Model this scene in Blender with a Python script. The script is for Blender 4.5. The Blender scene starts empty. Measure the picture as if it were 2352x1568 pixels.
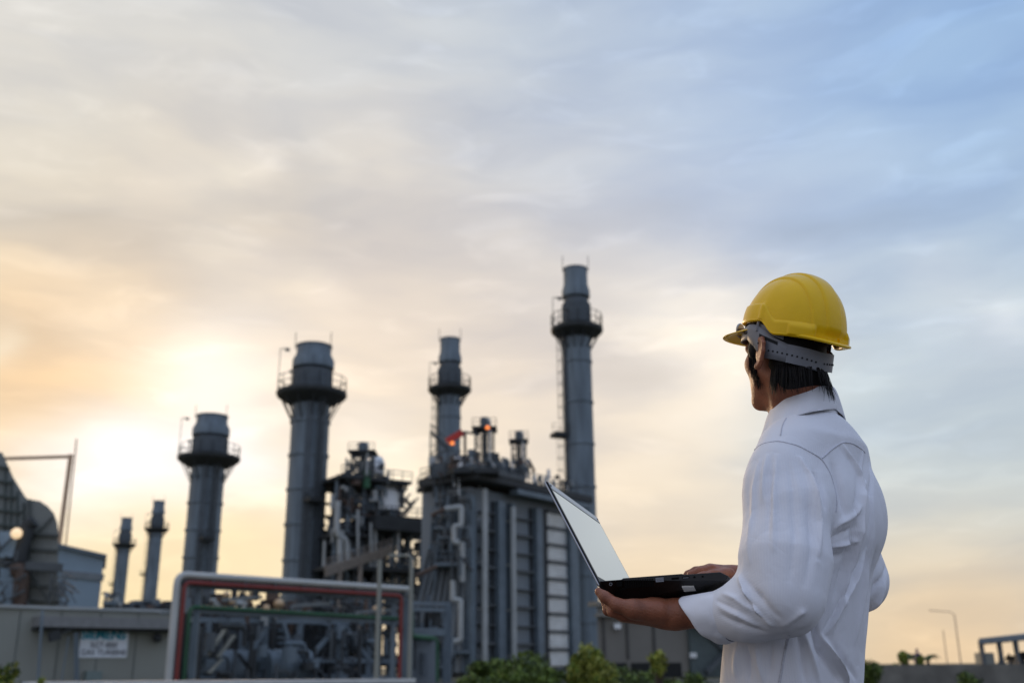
import bpy, bmesh, math, random
import numpy as np
from mathutils import Vector, Matrix
SC = bpy.context.scene
R = math.radians
# ---------------------------------------------------------------- camera
PITCH = R(17.6); ROLL = -0.008; FPX = 2350.0; CW, CH = 2352.0, 1568.0
CAMLOC = np.array([0.0, 0.0, 1.0])
_r0 = np.array([1.0, 0, 0]); _u0 = np.array([0, -math.sin(PITCH), math.cos(PITCH)]); CFWD = np.array([0, math.cos(PITCH), math.sin(PITCH)])
_c, _s = math.cos(ROLL), math.sin(ROLL)
CRIGHT = _r0 * _c + _u0 * _s; CUP = _u0 * _c - _r0 * _s
cam = bpy.data.cameras.new('camera'); camo = bpy.data.objects.new('camera', cam); SC.collection.objects.link(camo); SC.camera = camo
cam.sensor_width = 36; cam.lens = 36 * FPX / CW; cam.clip_start = 0.05; cam.clip_end = 6000
camo.matrix_world = Matrix(((CRIGHT[0], CUP[0], -CFWD[0], 0), (CRIGHT[1], CUP[1], -CFWD[1], 0), (CRIGHT[2], CUP[2], -CFWD[2], 1.0), (0, 0, 0, 1)))
cam.dof.use_dof = True; cam.dof.focus_distance = 2.13; cam.dof.aperture_fstop = 3.7
def P(px, py, Y):
    """the point at distance Y (metres north of the camera) that the photo shows at px, py (2352 x 1568 frame)"""
    r = (px - CW / 2) / FPX * CRIGHT + (CH / 2 - py) / FPX * CUP + CFWD
    return CAMLOC + r * (Y / r[1])
def RAY(px, py):
    r = (px - CW / 2) / FPX * CRIGHT + (CH / 2 - py) / FPX * CUP + CFWD
    return r / np.linalg.norm(r)
def proj(p):
    q = np.asarray(p) - CAMLOC; z = q @ CFWD
    return np.stack([CW / 2 + FPX * (q @ CRIGHT) / z, CH / 2 - FPX * (q @ CUP) / z], -1)
# ---------------------------------------------------------------- sky
SUN_D = RAY(470, 1010)      # behind the clouds, low on the left
SUN_EL = math.asin(SUN_D[2]); SUN_AZ = math.atan2(SUN_D[0], SUN_D[1])
w = bpy.data.worlds.new('World'); SC.world = w; w.use_nodes = True
nt = w.node_tree; nt.nodes.clear(); N = nt.nodes.new; L = nt.links.new
def vm(op, a=None, b=None, sc=None):
    n = N('ShaderNodeVectorMath'); n.operation = op
    for i, v in enumerate((a, b)):
        if v is None: continue
        if hasattr(v, 'node'): L(v, n.inputs[i])
        else: n.inputs[i].default_value = v
    if sc is not None:
        if hasattr(sc, 'node'): L(sc, n.inputs['Scale'])
        else: n.inputs['Scale'].default_value = sc
    return n
def mt(op, a=None, b=None, c=None, clamp=False):
    n = N('ShaderNodeMath'); n.operation = op; n.use_clamp = clamp
    for i, v in enumerate((a, b, c)):
        if v is None: continue
        if hasattr(v, 'node'): L(v, n.inputs[i])
        else: n.inputs[i].default_value = v
    return n.outputs[0]
tc = N('ShaderNodeTexCoord'); gen = tc.outputs['Generated']
# streaky stretch: clouds run along the horizon, slightly tilted
mp = N('ShaderNodeMapping'); mp.inputs['Scale'].default_value = (2.2, 2.2, 6.5); mp.inputs['Rotation'].default_value = (0, R(9), 0); L(gen, mp.inputs[0])
n1 = N('ShaderNodeTexNoise'); n1.inputs['Scale'].default_value = 1.6; n1.inputs['Detail'].default_value = 4; n1.inputs['Roughness'].default_value = .5; L(mp.outputs[0], n1.inputs['Vector'])
off = vm('SUBTRACT', n1.outputs['Color'], (.5, .5, .5)); off = vm('MULTIPLY', off.outputs[0], (.15, .15, .06))
wd = vm('ADD', gen, off.outputs[0]); wd = vm('NORMALIZE', wd.outputs[0])
def lin(c): return tuple((v / 255 / 12.92 if v / 255 <= .04045 else ((v / 255 + .055) / 1.055) ** 2.4) for v in c)
SKY = [  # px, py, srgb colour, sharpness
 (60,60,(214,214,213),150),(450,60,(206,209,211),150),(850,60,(198,204,211),150),(1250,60,(184,197,212),150),(1650,60,(172,192,218),150),(2050,60,(150,183,221),150),(2320,60,(143,179,220),150),
 (60,330,(212,209,200),150),(480,330,(207,205,201),150),(900,330,(205,206,207),150),(1300,330,(190,199,213),150),(1700,330,(180,197,222),150),(2100,300,(161,188,224),150),(2320,330,(160,188,221),150),
 (350,385,(222,209,192),500),(520,360,(232,220,205),900),(850,410,(214,204,193),600),
 (60,600,(226,210,184),150),(450,560,(218,207,192),150),(850,600,(212,204,197),150),(1250,600,(208,205,203),150),(1650,600,(196,205,218),150),(2050,560,(190,203,218),150),(2320,600,(176,196,214),150),
 (620,600,(216,204,190),700),
 (40,800,(250,212,160),300),(200,740,(242,216,184),400),(60,920,(240,198,148),300),(250,860,(244,212,176),200),(520,840,(248,236,218),400),(470,900,(248,234,214),500),(700,860,(244,228,208),300),(900,760,(224,209,196),150),
 (1180,820,(229,216,203),150),(1500,780,(240,227,211),250),(1620,820,(242,230,213),300),(2050,880,(194,207,220),150),(2320,860,(187,202,217),150),(2250,770,(214,212,210),500),
 (110,1110,(254,250,232),500),(300,1090,(255,254,246),900),(430,1080,(255,254,246),900),(250,960,(244,214,176),500),(330,1000,(252,240,216),900),(600,1085,(254,250,240),700),(900,1020,(249,233,209),300),(940,1120,(255,240,205),600),(1180,1000,(234,221,205),150),(1500,1000,(232,222,210),120),(2000,1020,(190,209,220),150),(2300,1020,(179,200,214),150),
 (60,1250,(250,226,186),200),(330,1220,(246,222,184),250),(560,1250,(249,230,196),250),(900,1300,(247,224,188),150),(1500,1220,(236,222,198),120),(2100,1220,(212,210,196),120),(2320,1230,(202,204,194),120),
 (300,1400,(248,230,180),200),(580,1350,(243,226,186),200),(1500,1420,(240,216,180),200),(2100,1420,(247,214,164),250),(2320,1420,(242,202,150),250),
 (1500,1540,(242,208,160),200),(2200,1530,(243,202,150),300),(300,1540,(246,220,160),200),
]
FAR = [  # directions outside the frame: azimuth, elevation, srgb, sharpness
 (-60,15,(240,205,150),12),(-60,45,(200,198,196),10),(65,12,(190,180,166),10),(60,45,(150,178,214),10),(0,80,(166,186,214),8),
 (130,12,(158,164,176),6),(-130,12,(158,158,166),6),(180,10,(154,158,170),6),(180,55,(172,190,228),6),(100,50,(150,176,220),6),(-100,50,(180,192,214),6)]
accw = None; accc = None
pts = [(RAY(a, b), lin(c), k, 1.0) for a, b, c, k in SKY]
BACK = 1.3
for a, e, c, k in FAR:
    d = np.array([math.sin(R(a)) * math.cos(R(e)), math.cos(R(a)) * math.cos(R(e)), math.sin(R(e))]); f = BACK if abs(a) > 90 or e > 70 else 1
    pts.append((d, tuple(v * f for v in lin(c)), k, .35))
for d, c, k, wt in pts:
    dt = vm('DOT_PRODUCT', wd.outputs[0], tuple(d)).outputs['Value']
    wgt = mt('EXPONENT', mt('MULTIPLY_ADD', dt, float(k), float(-k) + math.log(wt)))
    cc = vm('SCALE', tuple(c), sc=wgt).outputs[0]
    accw = wgt if accw is None else mt('ADD', accw, wgt)
    accc = cc if accc is None else vm('ADD', accc, cc).outputs[0]
GLOW = [(510,850,(.20,.24,.30),500),(620,900,(.14,.16,.20),900),(600,1010,(.14,.17,.2),1500),(470,900,(.10,.12,.16),900),(110,1110,(.22,.30,.42),1200),(210,1100,(.22,.30,.42),1400),(310,1085,(.26,.34,.50),1400),(420,1090,(.26,.34,.50),1400),(540,1085,(.22,.30,.45),1400),(630,1095,(.18,.24,.36),1600),
 (210,985,(.08,.12,.16),2500),(290,1005,(.12,.16,.22),1800),(360,1030,(.10,.14,.2),2500),(0,785,(.25,.35,.35),5000),(230,735,(.06,.09,.10),1600),(120,900,(-.05,-.05,-.04),600),(330,1160,(-.12,-.15,-.14),1500),(560,1175,(-.12,-.15,-.16),1500),(180,1020,(-.05,-.07,-.08),2500),(600,980,(-.08,-.10,-.10),1500),
 (1560,790,(.10,.09,.07),500),(1640,830,(.14,.12,.09),900),(1480,760,(.05,.05,.04),900),(940,1115,(.14,.15,.14),3000),(880,1010,(.10,.10,.10),1500),(820,1030,(.06,.06,.06),2500),
 (260,405,(.05,.04,.03),3500),(360,390,(.08,.07,.05),3500),(460,370,(.10,.09,.06),4500),(540,350,(.11,.10,.08),6000),(760,400,(.05,.045,.03),2500),(900,410,(.05,.045,.03),1500),(480,580,(.06,.055,.04),2500),(600,590,(.07,.06,.05),3000),(700,640,(.06,.055,.04),3500),(780,680,(.05,.045,.04),4000),
 (2260,765,(.10,.09,.08),3500),(2330,750,(.12,.11,.09),4000),(2120,790,(.05,.05,.05),2500),(620,470,(-.03,-.03,-.03),800),(1000,520,(-.02,-.02,-.02),500),(2180,640,(.04,.03,.02),1800)]
for a_, b_, c_, k_ in GLOW:
    dt = vm('DOT_PRODUCT', wd.outputs[0], tuple(RAY(a_, b_))).outputs['Value']; GL_ = mt('EXPONENT', mt('MULTIPLY_ADD', dt, float(k_), -float(k_))); gl_c = vm('SCALE', tuple(v * (.42 if b_ > 700 and a_ < 700 else 1) for v in c_), sc=GL_).outputs[0]
    glow = gl_c if (a_, b_) == (510, 850) else vm('ADD', glow, gl_c).outputs[0]
inv = mt('DIVIDE', 1.0, mt('ADD', accw, 1e-9))
skyc = vm('ADD', vm('SCALE', accc, sc=inv).outputs[0], glow).outputs[0]
# finer cloud texture
mp2 = N('ShaderNodeMapping'); mp2.inputs['Scale'].default_value = (2.6, 2.6, 10.0); mp2.inputs['Rotation'].default_value = (0, R(-10), R(4)); L(wd.outputs[0], mp2.inputs[0])
n2 = N('ShaderNodeTexNoise'); n2.inputs['Scale'].default_value = 1.9; n2.inputs['Detail'].default_value = 5; n2.inputs['Roughness'].default_value = .48; L(mp2.outputs[0], n2.inputs['Vector'])
cl = mt('MULTIPLY_ADD', n2.outputs['Fac'], .50, .765)
mp3 = N('ShaderNodeMapping'); mp3.inputs['Scale'].default_value = (4, 4, 17); mp3.inputs['Rotation'].default_value = (R(5), R(-22), R(10)); L(wd.outputs[0], mp3.inputs[0])
n3 = N('ShaderNodeTexNoise'); n3.inputs['Scale'].default_value = 2.6; n3.inputs['Detail'].default_value = 7; n3.inputs['Roughness'].default_value = .55; n3.inputs['Distortion'].default_value = .5; L(mp3.outputs[0], n3.inputs['Vector'])
wisp = N('ShaderNodeMapRange'); wisp.interpolation_type = 'SMOOTHSTEP'; wisp.inputs['From Min'].default_value = .5; wisp.inputs['From Max'].default_value = .74; wisp.inputs['To Min'].default_value = .985; wisp.inputs['To Max'].default_value = 1.085; L(n3.outputs['Fac'], wisp.inputs[0])
cl = mt('MULTIPLY', cl, wisp.outputs[0])
skyc = vm('SCALE', skyc, sc=cl).outputs[0]
warm = N('ShaderNodeMix'); warm.data_type = 'RGBA'; warm.blend_type = 'MULTIPLY'; warm.inputs['Factor'].default_value = 1
L(skyc, warm.inputs['A'])
rmp = N('ShaderNodeValToRGB'); rmp.color_ramp.elements[0].position = .38; rmp.color_ramp.elements[0].color = (.97, .98, 1.02, 1); rmp.color_ramp.elements[1].position = .62; rmp.color_ramp.elements[1].color = (1.03, 1.01, .98, 1)
L(n2.outputs['Fac'], rmp.inputs[0]); L(rmp.outputs[0], warm.inputs['B'])
bg = N('ShaderNodeBackground'); L(warm.outputs['Result'], bg.inputs[0]); bg.inputs[1].default_value = 1.05
sk = N('ShaderNodeTexSky'); sk.sky_type = 'NISHITA'; sk.sun_disc = False; sk.sun_elevation = SUN_EL; sk.sun_rotation = SUN_AZ; sk.dust_density = 2.0
bg2 = N('ShaderNodeBackground'); L(sk.outputs[0], bg2.inputs[0]); bg2.inputs[1].default_value = .05
ad = N('ShaderNodeMixShader'); ad.inputs[0].default_value = .965; L(bg2.outputs[0], ad.inputs[1]); L(bg.outputs[0], ad.inputs[2])
wo = N('ShaderNodeOutputWorld'); L(ad.outputs[0], wo.inputs[0])
w.cycles.sampling_method = 'MANUAL'; w.cycles.sample_map_resolution = 512
# ---------------------------------------------------------------- sun
sl = bpy.data.lights.new('sun', 'SUN'); sl.energy = 1.1; sl.angle = R(10); sl.color = (1.0, .70, .42)
so = bpy.data.objects.new('sun', sl); SC.collection.objects.link(so)
so.rotation_euler = Vector(tuple(-SUN_D)).to_track_quat('-Z', 'Y').to_euler()
SC.view_settings.view_transform = 'Standard'; SC.view_settings.look = 'None'; SC.view_settings.exposure = 0.0; SC.view_settings.gamma = 1.0
SC.render.engine = 'CYCLES'; SC.cycles.use_denoising = True; SC.cycles.max_bounces = 6; SC.cycles.use_adaptive_sampling = False
# ---------------------------------------------------------------- helpers
def mat(name, col, rough=.6, metal=0.0, var=.12, scale=3.0, bump=0.0, bscale=20.0, spec=.5, coat=0.0, emit=None, estr=0, sss=0, streak=False):
    m = bpy.data.materials.new(name); m.use_nodes = True; t = m.node_tree; b = t.nodes['Principled BSDF']
    b.inputs['Roughness'].default_value = rough; b.inputs['Metallic'].default_value = metal; b.inputs['Specular IOR Level'].default_value = spec; b.inputs['Coat Weight'].default_value = coat
    if sss: b.inputs['Subsurface Weight'].default_value = sss; b.inputs['Subsurface Radius'].default_value = (1, .35, .2); b.inputs['Subsurface Scale'].default_value = .006
    c = t.nodes.new('ShaderNodeTexCoord'); n = t.nodes.new('ShaderNodeTexNoise'); n.inputs['Scale'].default_value = scale; n.inputs['Detail'].default_value = 5
    if streak:
        mpn = t.nodes.new('ShaderNodeMapping'); mpn.inputs['Scale'].default_value = (1, 1, .12); t.links.new(c.outputs['Object'], mpn.inputs[0]); t.links.new(mpn.outputs[0], n.inputs['Vector'])
    else: t.links.new(c.outputs['Object'], n.inputs['Vector'])
    r = t.nodes.new('ShaderNodeValToRGB'); r.color_ramp.elements[0].position = .3; r.color_ramp.elements[1].position = .7
    r.color_ramp.elements[0].color = tuple(max(0, v * (1 - var)) for v in col) + (1,); r.color_ramp.elements[1].color = tuple(min(1, v * (1 + var)) for v in col) + (1,)
    t.links.new(n.outputs['Fac'], r.inputs[0]); t.links.new(r.outputs[0], b.inputs['Base Color'])
    if bump:
        n2 = t.nodes.new('ShaderNodeTexNoise'); n2.inputs['Scale'].default_value = bscale; n2.inputs['Detail'].default_value = 4; t.links.new(c.outputs['Object'], n2.inputs['Vector'])
        bp = t.nodes.new('ShaderNodeBump'); bp.inputs['Strength'].default_value = bump; bp.inputs['Distance'].default_value = .01; t.links.new(n2.outputs['Fac'], bp.inputs['Height']); t.links.new(bp.outputs[0], b.inputs['Normal'])
    if emit: b.inputs['Emission Color'].default_value = emit + (1,); b.inputs['Emission Strength'].default_value = estr
    return m
def tag(o, label=None, cat=None, group=None, kind=None):
    if label: o['label'] = label
    if cat: o['category'] = cat
    if group: o['group'] = group
    if kind: o['kind'] = kind
    return o
def thing(name, label, cat, loc, group=None):
    o = bpy.data.objects.new(name, None); SC.collection.objects.link(o); o.location = tuple(loc); o.empty_display_size = .2
    return tag(o, label, cat, group)
def rootloc(o):
    while o.parent: o = o.parent
    return np.array(o.location)
def link(name, verts, faces, m, parent=None, smooth=False, loc=None, mats=None, midx=None):
    me = bpy.data.meshes.new(name); verts = np.asarray(verts, float)
    org = rootloc(parent) if parent is not None else (np.array(loc) if loc is not None else np.zeros(3))
    me.from_pydata((verts - org).tolist(), [], faces if isinstance(faces, list) else faces.tolist()); me.update()
    if m is not None: me.materials.append(m)
    for x in mats or []: me.materials.append(x)
    if midx is not None: me.polygons.foreach_set('material_index', midx)
    if smooth: me.polygons.foreach_set('use_smooth', [True] * len(me.polygons))
    o = bpy.data.objects.new(name, me); SC.collection.objects.link(o)
    if parent is not None: o.parent = parent
    else: o.location = tuple(org)
    return o
class MB:
    """collects boxes, tubes and lathes in world coordinates and links them as one mesh"""
    def __init__(s): s.v = []; s.f = []
    def add(s, v, f):
        b = len(s.v); s.v.extend([tuple(map(float, x)) for x in v]); s.f.extend([[i + b for i in q] for q in f]); return s
    def hexa(s, c): # 8 corners: bottom 4 ccw, top 4 ccw
        return s.add(c, [[3, 2, 1, 0], [4, 5, 6, 7], [0, 1, 5, 4], [1, 2, 6, 5], [2, 3, 7, 6], [3, 0, 4, 7]])
    def box(s, c, size, rz=0.0):
        cx, cy, cz = c; a, b, h = size[0] / 2, size[1] / 2, size[2] / 2; co, si = math.cos(rz), math.sin(rz); q = []
        for z in (-h, h):
            for x, y in ((-a, -b), (a, -b), (a, b), (-a, b)): q.append((cx + x * co - y * si, cy + x * si + y * co, cz + z))
        return s.hexa(q)
    def tube(s, p0, p1, r0, r1=None, n=10, caps=True):
        p0 = np.array(p0, float); p1 = np.array(p1, float); r1 = r0 if r1 is None else r1; d = p1 - p0; ln = np.linalg.norm(d)
        if ln < 1e-9: return s
        d = d / ln; u = np.cross(d, [0, 0, 1.0]) if abs(d[2]) < .95 else np.cross(d, [1.0, 0, 0]); u /= np.linalg.norm(u); v = np.cross(d, u); q = []
        for p, r in ((p0, r0), (p1, r1)):
            for i in range(n): a = 2 * math.pi * i / n; q.append(p + r * (math.cos(a) * u + math.sin(a) * v))
        f = [[i, (i + 1) % n, n + (i + 1) % n, n + i] for i in range(n)]
        if caps: f += [list(range(n))[::-1], list(range(n, 2 * n))]
        return s.add(q, f)
    def bar(s, p0, p1, a, b=None):
        p0 = np.array(p0, float); p1 = np.array(p1, float); b = a if b is None else b; d = p1 - p0; ln = np.linalg.norm(d)
        if ln < 1e-9: return s
        d = d / ln; u = np.cross(d, [0, 0, 1.0]) if abs(d[2]) < .95 else np.cross(d, [0, 1.0, 0]); u /= np.linalg.norm(u); v = np.cross(u, d); q = []
        for p in (p0, p1):
            for x, y in ((-a, -b), (a, -b), (a, b), (-a, b)): q.append(p + u * x / 2 + v * y / 2)
        return s.hexa(q)
    def path(s, pts, r, n=10, bend=None):
        """pipe along pts with rounded elbows"""
        pts = [np.array(p, float) for p in pts]
        if bend:
            o = [pts[0]]
            for i in range(1, len(pts) - 1):
                a, b, c = pts[i - 1], pts[i], pts[i + 1]; d0 = (a - b) / np.linalg.norm(a - b); d1 = (c - b) / np.linalg.norm(c - b)
                bb = min(bend, np.linalg.norm(a - b) * .45, np.linalg.norm(c - b) * .45)
                for t in (0, .25, .5, .75, 1): o.append((1 - t) ** 2 * (b + d0 * bb) + 2 * t * (1 - t) * b + t * t * (b + d1 * bb))
            o.append(pts[-1]); pts = o
        pts = [p for i, p in enumerate(pts) if i == 0 or np.linalg.norm(p - pts[i - 1]) > 1e-6]
        T = []
        for i in range(len(pts)):
            t = pts[min(i + 1, len(pts) - 1)] - pts[max(i - 1, 0)]; T.append(t / np.linalg.norm(t))
        u = np.cross(T[0], [0, 0, 1.0]) if abs(T[0][2]) < .9 else np.cross(T[0], [1.0, 0, 0]); u /= np.linalg.norm(u); q = []
        for p, t in zip(pts, T):
            u = u - t * (u @ t); u /= np.linalg.norm(u); v = np.cross(t, u)
            for i in range(n): a = 2 * math.pi * i / n; q.append(p + r * (math.cos(a) * u + math.sin(a) * v))
        f = []
        for k in range(len(pts) - 1):
            for i in range(n): f.append([k * n + i, k * n + (i + 1) % n, (k + 1) * n + (i + 1) % n, (k + 1) * n + i])
        f += [list(range(n))[::-1], [(len(pts) - 1) * n + i for i in range(n)]]
        return s.add(q, f)
    def lathe(s, c, prof, n=32):
        q = []
        for r, z in prof:
            for i in range(n): a = 2 * math.pi * i / n; q.append((c[0] + r * math.cos(a), c[1] + r * math.sin(a), c[2] + z))
        f = []
        for k in range(len(prof) - 1):
            for i in range(n): f.append([k * n + i, k * n + (i + 1) % n, (k + 1) * n + (i + 1) % n, (k + 1) * n + i])
        f += [list(range(n))[::-1], [(len(prof) - 1) * n + i for i in range(n)]]
        return s.add(q, f)
    def prism(s, poly, vec):
        n = len(poly); vec = np.array(vec, float); q = [np.array(p, float) for p in poly]; q = q + [p + vec for p in q]
        f = [[i, (i + 1) % n, n + (i + 1) % n, n + i] for i in range(n)] + [list(range(n))[::-1], list(range(n, 2 * n))]
        return s.add(q, f)
    def ball(s, c, r, n=12, m=8):
        if not hasattr(r, '__len__'): r = (r, r, r)
        q = [(c[0], c[1], c[2] - r[2])]
        for j in range(1, m):
            t = math.pi * j / m
            for i in range(n): a = 2 * math.pi * i / n; q.append((c[0] + r[0] * math.sin(t) * math.cos(a), c[1] + r[1] * math.sin(t) * math.sin(a), c[2] - r[2] * math.cos(t)))
        q.append((c[0], c[1], c[2] + r[2])); f = [[0, 1 + (i + 1) % n, 1 + i] for i in range(n)]
        for j in range(m - 2):
            for i in range(n): f.append([1 + j * n + i, 1 + j * n + (i + 1) % n, 1 + (j + 1) * n + (i + 1) % n, 1 + (j + 1) * n + i])
        b = 1 + (m - 2) * n; f += [[b + i, b + (i + 1) % n, len(q) - 1] for i in range(n)]
        return s.add(q, f)
    def each(s, name, m, parent=None, smooth=False):
        """one part for every piece that was added"""
        par = list(range(len(s.v)))
        def find(i):
            while par[i] != i: par[i] = par[par[i]]; i = par[i]
            return i
        for f in s.f:
            a = find(f[0])
            for i in f[1:]: par[find(i)] = a
        grp = {}
        for f in s.f: grp.setdefault(find(f[0]), []).append(f)
        for fs in grp.values():
            ids = sorted({i for f in fs for i in f}); mp_ = {i: k for k, i in enumerate(ids)}; q = MB(); q.v = [s.v[i] for i in ids]; q.f = [[mp_[i] for i in f] for f in fs]; q.build(name, m, parent, smooth)
    def build(s, name, m, parent=None, smooth=False, loc=None):
        o = link(name, s.v, s.f, m, parent, smooth, loc)
        if smooth:
            try:
                bpy.context.view_layer.objects.active = o
                o.data.set_sharp_from_angle(angle=R(35))
            except Exception: pass
        return o
# ================================================================ ground and near setting
def V3(*a): return np.array(a, float)
M_ground = mat('dry_grass_ground', (.09, .085, .045), rough=.95, var=.45, scale=.6, bump=.5, bscale=8)
M_conc = mat('concrete', (.22, .215, .20), rough=.85, var=.15, scale=1.5, bump=.2)
M_stackg = mat('blue_grey_stack_paint', (.165, .205, .230), rough=.55, var=.30, scale=1.3, spec=.35, streak=True)  # stack, steelwork and casing greys, lightened and blued in place of haze
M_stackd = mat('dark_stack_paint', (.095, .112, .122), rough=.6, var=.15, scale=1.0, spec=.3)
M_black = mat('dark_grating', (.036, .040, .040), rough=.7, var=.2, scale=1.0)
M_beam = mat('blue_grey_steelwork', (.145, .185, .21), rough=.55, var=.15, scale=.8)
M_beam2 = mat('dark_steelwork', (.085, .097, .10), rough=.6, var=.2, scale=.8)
M_pale = mat('pale_pipe_lagging', (.42, .44, .42), rough=.5, var=.12, scale=.7)
M_alu = mat('aluminium_cladding', (.80, .82, .80), rough=.35, metal=.25, var=.12, scale=.8)
M_white = mat('cream_white_pipe', (.50, .50, .46), rough=.45, var=.08, scale=.9)
M_red = mat('red_fire_pipe', (.24, .035, .026), rough=.5, var=.12, scale=.7)
M_green = mat('green_water_pipe', (.025, .11, .05), rough=.5, var=.12, scale=.7)
M_rust = mat('brown_duct_steel', (.10, .065, .045), rough=.7, var=.3, scale=1)
M_wallg = mat('grey_green_cladding', (.29, .295, .25), rough=.7, var=.06, scale=.5)
M_bluew = mat('pale_blue_cladding', (.27, .36, .42), rough=.65, var=.05, scale=.5)
M_panel = mat('casing_panel_paint', (.175, .205, .222), rough=.5, var=.12, scale=.5, streak=True)
M_beige = mat('beige_wall', (.20, .185, .155), rough=.8, var=.08, scale=.4)
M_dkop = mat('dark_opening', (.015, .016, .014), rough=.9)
M_leaf = mat('leaf_green', (.13, .19, .026), rough=.6, var=.5, scale=4); M_leaf2 = mat('leaf_yellow_green', (.26, .27, .035), rough=.6, var=.4, scale=4); M_leaf3 = mat('leaf_dark_green', (.05, .08, .015), rough=.7, var=.5, scale=4)
M_bark = mat('bark', (.06, .045, .03), rough=.9, var=.3, scale=6)
M_lamp_o = mat('orange_lamp_glass', (.8, .2, .03), rough=.3, emit=(1.0, .25, .05), estr=1.6)
g = MB(); gn = 24
vv = []; ff = []
for i in range(gn + 1):
    for j in range(gn + 1):
        x = -1500 + 3000 * i / gn; y = -400 + 3400 * j / gn; vv.append((x, y, 0))
for i in range(gn):
    for j in range(gn): ff.append([i * (gn + 1) + j, (i + 1) * (gn + 1) + j, (i + 1) * (gn + 1) + j + 1, i * (gn + 1) + j + 1])
tag(link('ground', vv, ff, M_ground, loc=(0, 0, 0)), kind='structure')
M_asph = mat('asphalt', (.05, .05, .05), rough=.9, var=.2, scale=3, bump=.3, bscale=60)
tag(MB().box((0, 1.0, .002), (60, 6.0, .004)).build('road', M_asph, loc=(0, 0, 0)), kind='structure')
tag(MB().box((0, 70, .002), (240, 9.0, .004)).build('plant_road', M_asph, loc=(0, 0, 0)), kind='structure')

def mpp(Y, py): # metres per frame pixel at that distance and height in the picture
    return (P(1176, py, Y) - CAMLOC) @ CFWD / FPX
def railing(mb, pts, h=1.1, post=1.4, r=.03):
    for a, b in zip(pts[:-1], pts[1:]):
        a = np.array(a, float); b = np.array(b, float); n = max(1, int(np.linalg.norm(b - a) / post))
        for i in range(n + 1): p = a + (b - a) * i / n; mb.tube(p, p + V3(0, 0, h), r, n=5)
        for hh in (h, h * .55): mb.tube(a + V3(0, 0, hh), b + V3(0, 0, hh), r, n=5)
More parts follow.
